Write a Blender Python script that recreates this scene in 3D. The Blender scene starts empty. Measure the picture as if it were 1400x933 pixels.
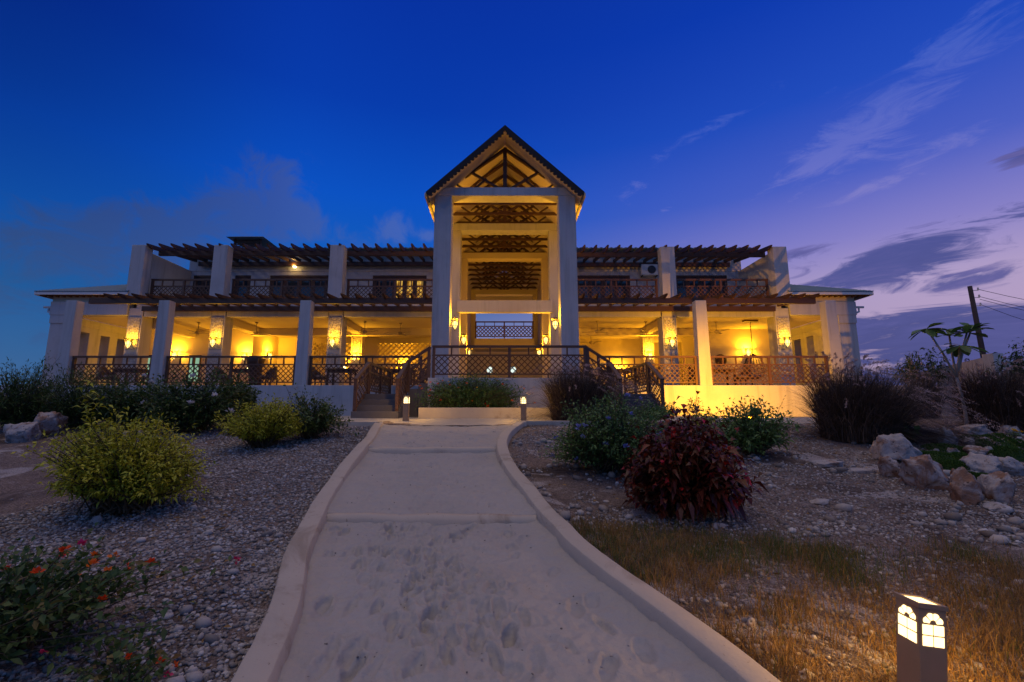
import bpy, bmesh, math, random
import numpy as np
from mathutils import Vector, Matrix, noise as mnoise

# ------------------------------------------------------------------ camera, sky, sun, exposure
scene = bpy.context.scene
COL = scene.collection
CAM_H = 1.4
cam_data = bpy.data.cameras.new("camera")
cam = bpy.data.objects.new("camera", cam_data)
COL.objects.link(cam)
cam_data.sensor_width = 36.0
cam_data.lens = 622.0 / 1400.0 * 36.0
cam_data.shift_x = 12.0 / 1400.0
cam_data.clip_start = 0.05
cam_data.clip_end = 4000.0
cam.location = (0, 0, CAM_H)
cam.rotation_euler = (math.radians(99.0), 0, 0)
scene.camera = cam
scene.render.resolution_x, scene.render.resolution_y = 1024, 682
scene.view_settings.view_transform = 'Standard'
scene.view_settings.look = 'None'
scene.view_settings.exposure = 0.0
scene.view_settings.gamma = 1.0
scene.view_settings.use_curve_mapping = False
scene.cycles.use_denoising = True
scene.cycles.max_bounces = 6
scene.cycles.diffuse_bounces = 4
scene.cycles.transparent_max_bounces = 6
scene.cycles.sample_clamp_indirect = 4.0
scene.cycles.caustics_reflective = False
scene.cycles.caustics_refractive = False


def lin(r, g, b):
    f = lambda v: (v / 255 / 12.92) if v / 255 <= 0.04045 else ((v / 255 + 0.055) / 1.055) ** 2.4
    return (f(r), f(g), f(b), 1.0)


class NT:
    """small helper to write node trees"""
    def __init__(self, tree):
        self.t = tree

    def n(self, kind, **kw):
        nd = self.t.nodes.new(kind)
        for k, v in kw.items():
            if k in nd.inputs:
                self.s(nd.inputs[k], v)
            else:
                setattr(nd, k, v)
        return nd

    def s(self, sock, v):
        if hasattr(v, 'is_output'):
            self.t.links.new(v, sock)
        else:
            sock.default_value = v

    def math(self, op, a, b=0.0, c=0.0, clamp=False):
        nd = self.t.nodes.new('ShaderNodeMath')
        nd.operation = op
        nd.use_clamp = clamp
        for i, v in enumerate((a, b, c)):
            self.s(nd.inputs[i], v)
        return nd.outputs[0]

    def ramp(self, fac, stops, interp='LINEAR'):
        nd = self.t.nodes.new('ShaderNodeValToRGB')
        nd.color_ramp.interpolation = interp
        els = nd.color_ramp.elements
        while len(els) < len(stops):
            els.new(0.5)
        for e, (p, c) in zip(els, stops):
            e.position = p
            e.color = c if len(c) == 4 else (*c, 1)
        self.s(nd.inputs[0], fac)
        return nd.outputs[0]

    def smooth(self, v, a, b, lo=0.0, hi=1.0):
        nd = self.t.nodes.new('ShaderNodeMapRange')
        nd.interpolation_type = 'SMOOTHSTEP'
        self.s(nd.inputs['Value'], v)
        nd.inputs['From Min'].default_value = a
        nd.inputs['From Max'].default_value = b
        nd.inputs['To Min'].default_value = lo
        nd.inputs['To Max'].default_value = hi
        return nd.outputs[0]

    def mix(self, fac, a, b, blend='MIX'):
        nd = self.t.nodes.new('ShaderNodeMix')
        nd.data_type = 'RGBA'
        nd.blend_type = blend
        self.s(nd.inputs[0], fac)
        self.s(nd.inputs[6], a)
        self.s(nd.inputs[7], b)
        return nd.outputs[2]

    def noise(self, vec, scale, detail=4, rough=0.55, dist=0.0):
        nd = self.t.nodes.new('ShaderNodeTexNoise')
        if vec is not None:
            self.s(nd.inputs['Vector'], vec)
        nd.inputs['Scale'].default_value = scale
        nd.inputs['Detail'].default_value = detail
        nd.inputs['Roughness'].default_value = rough
        nd.inputs['Distortion'].default_value = dist
        return nd.outputs[0]


# world: dusk sky with thin clouds
world = bpy.data.worlds.new("World")
scene.world = world
world.use_nodes = True
wt = world.node_tree
wt.nodes.clear()
W = NT(wt)
tc = W.n('ShaderNodeTexCoord')
sep = W.n('ShaderNodeSeparateXYZ', Vector=tc.outputs['Generated'])
dx, dy, dz = sep.outputs
hl = W.math('MAXIMUM', W.math('SQRT', W.math('ADD', W.math('MULTIPLY', dx, dx), W.math('MULTIPLY', dy, dy))), 0.02)
ax = W.math('DIVIDE', dx, hl)
ez = W.math('MAXIMUM', dz, 0.0)
left_sky = W.ramp(ez, [(0.0, lin(72, 104, 146)), (0.10, lin(52, 98, 152)), (0.2, lin(32, 92, 158)), (0.30, lin(20, 92, 184)), (0.43, lin(12, 82, 194)),
                       (0.58, lin(8, 60, 172)), (0.74, lin(8, 48, 158)), (1.0, lin(10, 36, 124))])
right_sky = W.ramp(ez, [(0.0, lin(138, 122, 162)), (0.10, lin(182, 158, 188)), (0.22, lin(174, 156, 198)), (0.30, lin(134, 128, 198)), (0.40, lin(76, 96, 194)),
                        (0.52, lin(34, 76, 188)), (0.66, lin(14, 58, 174)), (1.0, lin(11, 40, 130))])
side = W.smooth(ax, -0.25, 0.74)
base = W.mix(side, left_sky, right_sky)
base = W.mix(W.math('MULTIPLY', W.smooth(W.math('ABSOLUTE', W.math('SUBTRACT', ax, 0.05)), 0.42, 0.12), W.smooth(ez, 0.26, 0.10, 0.0, 0.85)), base, lin(146, 148, 196))
# clouds: soft masses with ragged edges, in azimuth / elevation
flat = W.n('ShaderNodeCombineXYZ', X=ax, Y=ez, Z=0.0)


def cloud_noise(scale, ang, sx, sy, detail, rough, z=0.0, dist=0.4):
    mp = W.n('ShaderNodeMapping', Vector=flat.outputs[0])
    mp.inputs['Location'].default_value = (z, z * 0.37, z)
    mp.inputs['Rotation'].default_value = (0, 0, math.radians(-ang))
    mp.inputs['Scale'].default_value = (sx, sy, 1)
    return W.noise(mp.outputs[0], scale, detail, rough, dist)


def blob(a0, e0, sx, sz, ang=0.0, amp=1.0):
    u, v = W.math('SUBTRACT', ax, a0), W.math('SUBTRACT', ez, e0)
    c, s_ = math.cos(math.radians(ang)), math.sin(math.radians(ang))
    p = W.math('ADD', W.math('MULTIPLY', u, c / sx), W.math('MULTIPLY', v, s_ / sx))
    q = W.math('ADD', W.math('MULTIPLY', u, -s_ / sz), W.math('MULTIPLY', v, c / sz))
    r2 = W.math('ADD', W.math('MULTIPLY', p, p), W.math('MULTIPLY', q, q))
    return W.math('MULTIPLY', W.math('POWER', 2.718, W.math('MULTIPLY', r2, -1.0)), amp)


def total(items):
    t = items[0]
    for it in items[1:]:
        t = W.math('ADD', t, it)
    return t


def ragged(cover, noise, gain, lo, hi):
    return W.math('MULTIPLY', W.smooth(W.math('ADD', cover, W.math('MULTIPLY', W.math('SUBTRACT', noise, 0.5), gain)), lo, hi), W.smooth(cover, 0.05, 0.30))


# left: dim lilac-grey puffs
pn = cloud_noise(14.0, 0, 1.0, 1.1, 10, 0.64, 1.7, 0.7)
puffs = total([blob(-0.50, 0.40, 0.085, 0.060, 0, 0.75), blob(-0.42, 0.375, 0.06, 0.035, 0, 0.55), blob(-0.60, 0.335, 0.07, 0.045, 20, 0.6), blob(-0.68, 0.29, 0.10, 0.05, 0, 0.55),
               blob(-0.54, 0.29, 0.12, 0.05, 0, 0.45), blob(-0.24, 0.385, 0.045, 0.035, 0, 0.75), blob(-0.17, 0.37, 0.02, 0.012, 0, 0.7), blob(-0.73, 0.22, 0.14, 0.07, 0, 0.55), blob(-0.66, 0.12, 0.16, 0.05, 0, 0.5), blob(-0.35, 0.34, 0.14, 0.04, 0, 0.4), blob(-0.46, 0.46, 0.05, 0.035, 0, 0.45)])
c1 = W.mix(W.math('MULTIPLY', ragged(puffs, pn, 2.0, 0.28, 0.90), 0.68), base, W.ramp(W.math('MULTIPLY_ADD', ax, 0.8, 0.8), [(0.2, lin(58, 82, 128)), (0.42, lin(62, 84, 148)), (0.62, lin(78, 104, 178))]))
# right: thin bright streaks
sn = cloud_noise(15.0, 24, 0.75, 2.2, 11, 0.70, 4.1, 1.1)
wisps = total([blob(0.70, 0.480, 0.13, 0.036, 16, 0.62), blob(0.64, 0.445, 0.07, 0.040, 10, 0.55), blob(0.435, 0.518, 0.14, 0.013, 13.5, 0.62), blob(0.285, 0.440, 0.05, 0.020, 22, 0.6), blob(0.67, 0.372, 0.09, 0.012, 8, 0.65),
               blob(0.52, 0.40, 0.05, 0.010, 15, 0.5), blob(0.30, 0.53, 0.03, 0.010, 10, 0.45), blob(0.60, 0.52, 0.04, 0.012, 10, 0.4), blob(0.60, 0.405, 0.06, 0.030, 18, 0.5), blob(0.40, 0.345, 0.05, 0.014, 6, 0.45), blob(0.76, 0.53, 0.06, 0.020, 20, 0.5), blob(0.73, 0.405, 0.06, 0.012, 5, 0.5), blob(0.35, 0.40, 0.03, 0.008, 20, 0.5)])
wcol = W.ramp(ez, [(0.30, lin(160, 146, 200)), (0.42, lin(120, 124, 202)), (0.52, lin(86, 108, 200))])
c2 = W.mix(W.math('MULTIPLY', ragged(wisps, sn, 2.5, 0.34, 1.05), 0.55), c1, wcol)
# right: slate streaks and a low bank
bn = cloud_noise(11.0, 5, 0.8, 2.6, 10, 0.64, 8.3, 0.9)
bank = total([blob(0.785, 0.357, 0.030, 0.014, 5, 0.9), blob(0.745, 0.278, 0.13, 0.020, 4, 0.72), blob(0.655, 0.252, 0.08, 0.022, 6, 0.6), blob(0.62, 0.224, 0.10, 0.022, 0, 0.62), blob(0.745, 0.243, 0.09, 0.016, 3, 0.55), blob(0.72, 0.20, 0.10, 0.012, 0, 0.4), blob(0.55, 0.285, 0.05, 0.010, 8, 0.5),
              W.math('MULTIPLY', W.smooth(ez, 0.195, 0.145), W.smooth(ax, 0.35, 0.62, 0.0, 0.95))])
bm_ = ragged(bank, bn, 2.7, 0.36, 0.78)
bcol = W.ramp(W.math('MULTIPLY_ADD', bn, 0.6, W.math('MULTIPLY', ez, 0.5)), [(0.25, lin(46, 62, 124)), (0.42, lin(66, 76, 142)), (0.56, lin(104, 98, 160))])
c3 = W.mix(W.math('MULTIPLY', bm_, 0.9), c2, bcol)
# the half of the sky behind the camera
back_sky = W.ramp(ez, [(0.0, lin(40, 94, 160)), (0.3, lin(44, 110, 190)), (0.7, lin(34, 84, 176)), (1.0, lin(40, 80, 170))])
c3 = W.mix(W.math('MULTIPLY', W.smooth(ax, -0.40, -0.85), W.smooth(ez, 0.1, 0.5)), c3, W.mix(1.0, c3, (0.6, 0.42, 0.5, 1), 'MULTIPLY'))
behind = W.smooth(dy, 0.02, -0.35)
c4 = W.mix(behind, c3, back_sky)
# warm cap added overhead, out of view, as fill light for the ground
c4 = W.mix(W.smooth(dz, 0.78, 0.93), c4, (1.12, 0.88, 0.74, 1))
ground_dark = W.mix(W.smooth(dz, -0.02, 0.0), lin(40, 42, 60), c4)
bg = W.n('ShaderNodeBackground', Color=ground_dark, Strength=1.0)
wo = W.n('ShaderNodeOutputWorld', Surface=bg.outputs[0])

# last light of the evening, low and very weak
sun_d = bpy.data.lights.new("evening_sun", 'SUN')
sun_d.energy = 0.13
sun_d.angle = math.radians(2.5)
sun_d.color = (1.0, 0.74, 0.58)
sun = bpy.data.objects.new("evening_sun", sun_d)
COL.objects.link(sun)
sun.rotation_euler = Vector((0.62, 0.66, -0.42)).to_track_quat('-Z', 'Y').to_euler()

# ------------------------------------------------------------------ materials
MATS = {}


def mat(name, build):
    m = bpy.data.materials.new(name)
    m.use_nodes = True
    m.node_tree.nodes.clear()
    N = NT(m.node_tree)
    out = N.n('ShaderNodeOutputMaterial')
    sh = build(N)
    N.t.links.new(sh, out.inputs['Surface'])
    MATS[name] = m
    return m


def pr(N, color, rough=0.7, bump=None, bstr=0.3, bdist=0.02, metal=0.0, spec=0.4, **kw):
    p = N.n('ShaderNodeBsdfPrincipled')
    N.s(p.inputs['Base Color'], color)
    N.s(p.inputs['Roughness'], rough)
    p.inputs['Metallic'].default_value = metal
    p.inputs['Specular IOR Level'].default_value = spec
    if bump is not None:
        b = N.n('ShaderNodeBump')
        b.inputs['Strength'].default_value = bstr
        b.inputs['Distance'].default_value = bdist
        N.s(b.inputs['Height'], bump)
        N.t.links.new(b.outputs[0], p.inputs['Normal'])
    return p.outputs[0]


def obj_co(N, scale=(1, 1, 1)):
    g = N.n('ShaderNodeNewGeometry')
    mp = N.n('ShaderNodeMapping', Vector=g.outputs['Position'])
    mp.inputs['Scale'].default_value = scale
    return mp.outputs[0]


def m_stucco(N):
    co = obj_co(N)
    st = N.noise(obj_co(N, (3.2, 3.2, 0.25)), 1.3, 5, 0.6)
    bl = N.noise(co, 0.9, 4, 0.6)
    c = N.mix(N.smooth(st, 0.48, 0.72), (0.46, 0.46, 0.455, 1), (0.36, 0.36, 0.35, 1))
    c = N.mix(N.smooth(bl, 0.5, 0.75), c, (0.40, 0.40, 0.395, 1))
    run = N.noise(obj_co(N, (9, 9, 0.35)), 2.2, 6, 0.7)
    c = N.mix(N.math('MULTIPLY', N.smooth(run, 0.56, 0.70), 0.55), c, (0.26, 0.25, 0.23, 1))
    return pr(N, c, 0.85, N.math('ADD', N.noise(co, 55, 4, 0.6), N.noise(co, 5, 4, 0.6)), 0.35, 0.012, spec=0.25)


def m_carved(N):
    co = obj_co(N)
    v = N.n('ShaderNodeTexVoronoi', feature='DISTANCE_TO_EDGE', Scale=9.0, Vector=co)
    w = N.noise(co, 16, 2, 0.5, 1.5)
    h = N.math('ADD', N.smooth(v.outputs['Distance'], 0.04, 0.14), N.math('MULTIPLY', N.smooth(w, 0.42, 0.52), 0.7))
    c = N.mix(N.smooth(h, 0.1, 1.2), (0.40, 0.38, 0.34, 1), (0.60, 0.58, 0.53, 1))
    return pr(N, c, 0.85, h, 1.0, 0.04, spec=0.2)


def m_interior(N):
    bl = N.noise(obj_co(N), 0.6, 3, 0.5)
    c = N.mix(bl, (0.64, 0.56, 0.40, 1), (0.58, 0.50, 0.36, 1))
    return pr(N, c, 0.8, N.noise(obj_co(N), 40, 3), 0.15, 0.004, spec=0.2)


def m_wood(N):
    g = N.noise(obj_co(N, (3, 3, 14)), 6, 5, 0.6, 0.6)
    g2 = N.noise(obj_co(N), 1.7, 3, 0.5)
    c = N.mix(g, (0.040, 0.020, 0.012, 1), (0.105, 0.052, 0.030, 1))
    c = N.mix(N.smooth(g2, 0.4, 0.7), c, (0.060, 0.034, 0.024, 1))
    return pr(N, c, 0.55, g, 0.2, 0.006, spec=0.35)


def m_wood_rail(N):
    g = N.noise(obj_co(N, (5, 5, 5)), 6, 5, 0.6, 0.6)
    c = N.mix(g, (0.055, 0.027, 0.016, 1), (0.14, 0.070, 0.040, 1))
    return pr(N, c, 0.5, g, 0.2, 0.004, spec=0.4)


def m_boards(N):
    co = obj_co(N)
    w = N.n('ShaderNodeTexWave', wave_type='BANDS', bands_direction='Y', Scale=2.2, Vector=co)
    w.inputs['Distortion'].default_value = 0.3
    g = N.noise(obj_co(N, (1, 8, 1)), 4, 4, 0.6)
    c = N.mix(g, (0.66, 0.58, 0.45, 1), (0.56, 0.48, 0.35, 1))
    c = N.mix(N.smooth(w.outputs['Fac'], 0.06, 0.0), c, (0.25, 0.20, 0.14, 1))
    return pr(N, c, 0.7, w.outputs['Fac'], 0.1, 0.01)


def m_metal_roof(N):
    r = N.noise(obj_co(N), 2.5, 4, 0.6)
    c = N.mix(r, (0.16, 0.24, 0.30, 1), (0.11, 0.17, 0.22, 1))
    return pr(N, c, N.math('MULTIPLY_ADD', r, 0.3, 0.5), None, metal=0.1, spec=0.2)


def m_plain(col, rough=0.6, metal=0.0, spec=0.4, var=0.12):
    def f(N):
        n = N.noise(obj_co(N), 14, 3, 0.6)
        d = tuple(c * (1 - var) for c in col[:3]) + (1,)
        u = tuple(min(1, c * (1 + var)) for c in col[:3]) + (1,)
        return pr(N, N.mix(n, d, u), rough, n, 0.08, 0.003, metal, spec)
    return f


def m_emit(col, strength):
    def f(N):
        n = N.noise(obj_co(N), 20, 2)
        e = N.n('ShaderNodeEmission', Color=col, Strength=N.math('MULTIPLY_ADD', n, strength * 0.3, strength * 0.85))
        return e.outputs[0]
    return f


def m_sand(N):
    co = obj_co(N)
    a = N.noise(co, 1.3, 5, 0.6)
    g = N.noise(co, 130, 2, 0.7)
    c = N.mix(a, (0.405, 0.375, 0.33, 1), (0.315, 0.29, 0.25, 1))
    c = N.mix(N.smooth(g, 0.6, 0.8), c, (0.27, 0.22, 0.19, 1))
    h = N.math('ADD', N.math('MULTIPLY', N.noise(co, 18, 5, 0.6, 0.4), 1.0), N.math('MULTIPLY', g, 0.12))
    return pr(N, c, 0.95, h, 0.6, 0.02, spec=0.1)


def m_curb(N):
    co = obj_co(N)
    a = N.noise(co, 2.2, 5, 0.65)
    sp = N.noise(co, 24, 3, 0.7)
    c = N.mix(a, (0.47, 0.41, 0.33, 1), (0.37, 0.32, 0.255, 1))
    c = N.mix(N.smooth(N.noise(obj_co(N), 0.9, 6, 0.7, 0.8), 0.52, 0.66), c, (0.30, 0.25, 0.19, 1))
    c = N.mix(N.smooth(sp, 0.66, 0.74), c, (0.16, 0.12, 0.08, 1))
    return pr(N, c, 0.85, N.math('ADD', N.noise(co, 6, 4), N.math('MULTIPLY', sp, 0.4)), 0.4, 0.015, spec=0.2)


def m_ground(N):
    co = obj_co(N)
    v = N.n('ShaderNodeTexVoronoi', feature='F1', Scale=75.0, Vector=co)
    v2 = N.n('ShaderNodeTexVoronoi', feature='F1', Scale=15.0, Vector=co)
    a = N.noise(co, 0.55, 6, 0.62, 0.6)
    b = N.noise(co, 3.1, 6, 0.7, 0.4)
    pv = N.n('ShaderNodeSeparateColor', Color=v.outputs['Color'])
    c = N.mix(pv.outputs[0], (0.115, 0.085, 0.070, 1), (0.30, 0.235, 0.20, 1))
    c = N.mix(N.smooth(b, 0.56, 0.68), c, (0.36, 0.31, 0.28, 1))
    c = N.mix(N.smooth(a, 0.50, 0.36), c, (0.085, 0.062, 0.050, 1))
    pl = N.noise(co, 0.95, 7, 0.66, 1.2)
    c = N.mix(N.smooth(pl, 0.56, 0.62), c, (0.40, 0.36, 0.34, 1))
    c = N.mix(N.math('MULTIPLY', N.smooth(v.outputs['Distance'], 0.45, 0.85), 0.6), c, (0.055, 0.042, 0.036, 1))
    h = N.math('ADD', N.math('MULTIPLY', v.outputs['Distance'], -0.5), N.math('ADD', N.math('MULTIPLY', v2.outputs['Distance'], -0.3), N.math('MULTIPLY', b, 1.4)))
    return pr(N, c, 0.95, h, 0.9, 0.035, spec=0.15)


def tint(N):
    return N.n('ShaderNodeAttribute', attribute_name='tint').outputs['Fac']


def m_pebble(stops):
    def f(N):
        c = N.ramp(tint(N), stops)
        n = N.noise(obj_co(N), 60, 3)
        c = N.mix(N.math('MULTIPLY', n, 0.4), c, (0.1, 0.08, 0.07, 1))
        return pr(N, c, 0.85, n, 0.3, 0.004, spec=0.25)
    return f


def m_leaf(stops, trans=0.25, rough=0.5, spec=0.35):
    def f(N):
        c = N.ramp(tint(N), stops)
        p = N.n('ShaderNodeBsdfPrincipled')
        N.s(p.inputs['Base Color'], c)
        p.inputs['Roughness'].default_value = rough
        p.inputs['Specular IOR Level'].default_value = spec
        t = N.n('ShaderNodeBsdfTranslucent', Color=c)
        m = N.n('ShaderNodeMixShader', Fac=trans)
        N.t.links.new(p.outputs[0], m.inputs[1])
        N.t.links.new(t.outputs[0], m.inputs[2])
        return m.outputs[0]
    return f


def m_rock(lo):
  def f(N):
    co = obj_co(N)
    a = N.noise(co, 4.5, 6, 0.65, 0.6)
    b = N.noise(co, 11, 6, 0.7, 0.3)
    p = N.n('ShaderNodeTexVoronoi', feature='F1', Scale=13.0, Vector=co)
    c = N.mix(N.smooth(a, lo, lo + 0.2), (0.36, 0.33, 0.31, 1), (0.24, 0.135, 0.085, 1))
    c = N.mix(N.smooth(b, 0.52, 0.72), c, (0.10, 0.075, 0.06, 1))
    c = N.mix(N.smooth(p.outputs['Distance'], 0.16, 0.05), c, (0.05, 0.04, 0.035, 1))
    h = N.math('ADD', N.math('MULTIPLY', b, 1.0), N.math('MULTIPLY', N.smooth(p.outputs['Distance'], 0.0, 0.25), 0.5))
    return pr(N, c, 0.9, h, 0.8, 0.03, spec=0.2)
  return f


def m_glass(N):
    n = N.noise(obj_co(N), 0.8, 2)
    return pr(N, N.mix(n, (0.012, 0.02, 0.028, 1), (0.03, 0.04, 0.05, 1)), 0.08, None, spec=0.8)


def m_lit_pane(N):
    n = N.noise(obj_co(N, (3.0, 1.0, 1.2)), 2.2, 3)
    c = N.mix(N.smooth(n, 0.42, 0.6), (1.0, 0.42, 0.04, 1), (1.0, 0.62, 0.12, 1))
    e = N.n('ShaderNodeEmission', Color=c, Strength=N.math('MULTIPLY', N.smooth(n, 0.36, 0.62, 0.12, 0.75), 1.0))
    return e.outputs[0]


mat('stucco', m_stucco)
mat('carved', m_carved)
mat('interior', m_interior)
mat('wood', m_wood)
mat('wood_rail', m_wood_rail)
mat('boards', m_boards)
mat('metal_roof', m_metal_roof)
mat('dark_trim', m_plain((0.022, 0.020, 0.024), 0.7, spec=0.2))
mat('stone_step', m_plain((0.10, 0.095, 0.10), 0.8))
mat('tile', m_plain((0.30, 0.24, 0.18), 0.45))
mat('sand', m_sand)
mat('curb', m_curb)
mat('ground', m_ground)
mat('rock', m_rock(0.50))
mat('rock_brown', m_rock(0.38))
mat('glass', m_glass)
mat('lit_pane', m_lit_pane)
mat('green_pane', m_emit((0.55, 0.95, 0.62, 1), 0.45))
mat('lamp_glass', m_emit((1.0, 0.62, 0.16, 1), 3.4))
mat('bollard_glow', m_emit((1.0, 0.72, 0.32, 1), 3.0))
mat('white_glow', m_emit((0.85, 1.0, 0.92, 1), 1.0))
mat('ball_glow', m_emit((1.0, 0.72, 0.28, 1), 9.0))
mat('dark_metal', m_plain((0.030, 0.026, 0.022), 0.45, 0.7))
mat('bollard_paint', m_plain((0.34, 0.22, 0.12), 0.6, 0.0))
mat('fan_paint', m_plain((0.30, 0.25, 0.18), 0.5))
mat('white_plastic', m_plain((0.62, 0.62, 0.60), 0.5))
mat('dark_plastic', m_plain((0.04, 0.04, 0.045), 0.5))
mat('rattan', m_plain((0.060, 0.034, 0.020), 0.6, var=0.4))
mat('cushion', m_plain((0.30, 0.24, 0.20), 0.9))
mat('pole_wood', m_plain((0.050, 0.040, 0.038), 0.9))
mat('bark', m_plain((0.34, 0.30, 0.25), 0.85, var=0.25))
mat('stem', m_plain((0.075, 0.060, 0.035), 0.85))
mat('pebble_fine', m_pebble([(0.0, (0.09, 0.077, 0.068)), (0.35, (0.25, 0.222, 0.195)), (0.7, (0.43, 0.395, 0.355)), (1.0, (0.68, 0.65, 0.60))]))
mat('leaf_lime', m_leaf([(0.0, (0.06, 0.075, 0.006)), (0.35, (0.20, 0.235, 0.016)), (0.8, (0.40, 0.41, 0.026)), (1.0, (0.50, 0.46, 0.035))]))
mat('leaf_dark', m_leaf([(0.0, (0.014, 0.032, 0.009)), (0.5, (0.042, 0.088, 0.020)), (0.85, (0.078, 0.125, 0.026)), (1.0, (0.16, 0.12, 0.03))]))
mat('leaf_green', m_leaf([(0.0, (0.030, 0.070, 0.020)), (0.5, (0.085, 0.175, 0.045)), (1.0, (0.16, 0.26, 0.075))]))
mat('leaf_copper', m_leaf([(0.0, (0.020, 0.006, 0.004)), (0.5, (0.065, 0.012, 0.007)), (0.74, (0.12, 0.026, 0.010)), (0.88, (0.30, 0.020, 0.016)), (1.0, (0.50, 0.02, 0.04))], 0.2, 0.4))
mat('blade_dark', m_leaf([(0.0, (0.035, 0.026, 0.018)), (0.6, (0.105, 0.072, 0.055)), (1.0, (0.24, 0.165, 0.11))], 0.15))
mat('plume', m_leaf([(0.0, (0.24, 0.17, 0.16)), (1.0, (0.52, 0.40, 0.37))], 0.3, 0.9))
mat('dry_grass', m_leaf([(0.0, (0.11, 0.060, 0.018)), (0.45, (0.27, 0.155, 0.046)), (0.75, (0.40, 0.25, 0.085)), (0.84, (0.10, 0.115, 0.024)), (1.0, (0.075, 0.11, 0.022))], 0.25, 0.8))
mat('moss_leaf', m_leaf([(0.0, (0.020, 0.055, 0.008)), (1.0, (0.085, 0.17, 0.022))], 0.2, 0.8))
mat('petal_white', m_leaf([(0.0, (0.55, 0.56, 0.60)), (1.0, (0.7, 0.7, 0.7))], 0.3))
mat('petal_blue', m_leaf([(0.0, (0.16, 0.20, 0.52)), (1.0, (0.30, 0.33, 0.62))], 0.3))
mat('petal_orange', m_leaf([(0.0, (0.70, 0.03, 0.012)), (0.6, (0.80, 0.10, 0.012)), (1.0, (0.85, 0.30, 0.02))], 0.3))
mat('petal_pink', m_leaf([(0.0, (0.50, 0.02, 0.045)), (1.0, (0.62, 0.04, 0.16))], 0.3))
mat('petal_yellow', m_leaf([(0.0, (0.75, 0.45, 0.02)), (1.0, (0.85, 0.55, 0.04))], 0.3))

# ------------------------------------------------------------------ mesh helpers


class MB:
    def __init__(self):
        self.v, self.f = [], []

    def add(self, verts, faces):
        o = len(self.v)
        self.v += [tuple(p) for p in verts]
        self.f += [tuple(i + o for i in q) for q in faces]
        return self

    def box(self, x0, x1, y0, y1, z0, z1):
        v = [(x0, y0, z0), (x1, y0, z0), (x1, y1, z0), (x0, y1, z0), (x0, y0, z1), (x1, y0, z1), (x1, y1, z1), (x0, y1, z1)]
        return self.add(v, [(0, 3, 2, 1), (4, 5, 6, 7), (0, 1, 5, 4), (1, 2, 6, 5), (2, 3, 7, 6), (3, 0, 4, 7)])

    def bar(self, p0, p1, w, h, up=(0, 0, 1)):
        p0, p1 = Vector(p0), Vector(p1)
        d = (p1 - p0).normalized()
        u = Vector(up)
        if abs(d.dot(u)) > 0.98:
            u = Vector((0, 1, 0))
        s = d.cross(u).normalized() * (w / 2)
        t = s.cross(d).normalized() * (h / 2)
        v = []
        for p in (p0, p1):
            v += [p - s - t, p + s - t, p + s + t, p - s + t]
        return self.add(v, [(0, 3, 2, 1), (4, 5, 6, 7), (0, 1, 5, 4), (1, 2, 6, 5), (2, 3, 7, 6), (3, 0, 4, 7)])

    def tube(self, pts, rad, n=8, cap=True):
        pts = [Vector(p) for p in pts]
        if not hasattr(rad, '__len__'):
            rad = [rad] * len(pts)
        rings = []
        for i, p in enumerate(pts):
            d = (pts[min(i + 1, len(pts) - 1)] - pts[max(i - 1, 0)]).normalized()
            u = Vector((0, 0, 1)) if abs(d.z) < 0.9 else Vector((0, 1, 0))
            a = d.cross(u).normalized()
            b = d.cross(a).normalized()
            rings.append([p + (a * math.cos(2 * math.pi * k / n) + b * math.sin(2 * math.pi * k / n)) * rad[i] for k in range(n)])
        v = [q for r in rings for q in r]
        f = []
        for i in range(len(rings) - 1):
            for k in range(n):
                k2 = (k + 1) % n
                f.append((i * n + k, i * n + k2, (i + 1) * n + k2, (i + 1) * n + k))
        if cap:
            f.append(tuple(range(n))[::-1])
            f.append(tuple((len(rings) - 1) * n + k for k in range(n)))
        return self.add(v, f)

    def lathe(self, prof, n=12, at=(0, 0, 0), rot=0.0):
        v, f = [], []
        for (r, z) in prof:
            for k in range(n):
                a = 2 * math.pi * k / n + rot
                v.append((at[0] + r * math.cos(a), at[1] + r * math.sin(a), at[2] + z))
        for i in range(len(prof) - 1):
            for k in range(n):
                k2 = (k + 1) % n
                f.append((i * n + k, i * n + k2, (i + 1) * n + k2, (i + 1) * n + k))
        f.append(tuple(range(n))[::-1])
        f.append(tuple((len(prof) - 1) * n + k for k in range(n)))
        return self.add(v, f)

    def prism(self, poly, axis, a, b):
        """poly of 2-D points extruded along axis 'x', 'y' or 'z' from a to b"""
        def P(p, t):
            return {'x': (t, p[0], p[1]), 'y': (p[0], t, p[1]), 'z': (p[0], p[1], t)}[axis]
        n = len(poly)
        v = [P(p, a) for p in poly] + [P(p, b) for p in poly]
        f = [tuple(range(n)), tuple(range(n, 2 * n))[::-1]] + [(i, i + n, (i + 1) % n + n, (i + 1) % n) for i in range(n)]
        return self.add(v, f)

    def build(self, name, material, parent=None, bevel=0.0, smooth=False):
        me = bpy.data.meshes.new(name)
        me.from_pydata(self.v, [], self.f)
        bm = bmesh.new()
        bm.from_mesh(me)
        bmesh.ops.recalc_face_normals(bm, faces=bm.faces)
        if bevel:
            bmesh.ops.bevel(bm, geom=[e for e in bm.edges if len(e.link_faces) == 2 and e.calc_face_angle(0) > 0.6], offset=bevel, segments=2, profile=0.6, affect='EDGES', clamp_overlap=True)
        bm.to_mesh(me)
        bm.free()
        if smooth:
            me.polygons.foreach_set('use_smooth', [True] * len(me.polygons))
        me.materials.append(MATS[material])
        o = bpy.data.objects.new(name, me)
        COL.objects.link(o)
        if parent is not None:
            o.parent = parent
            o.location = -parent_offset(parent)
        return o


def parent_offset(p):
    """parts are written in world coordinates; shift them by where their thing stands"""
    return Vector(p.get('_org', (0, 0, 0)))


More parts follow.
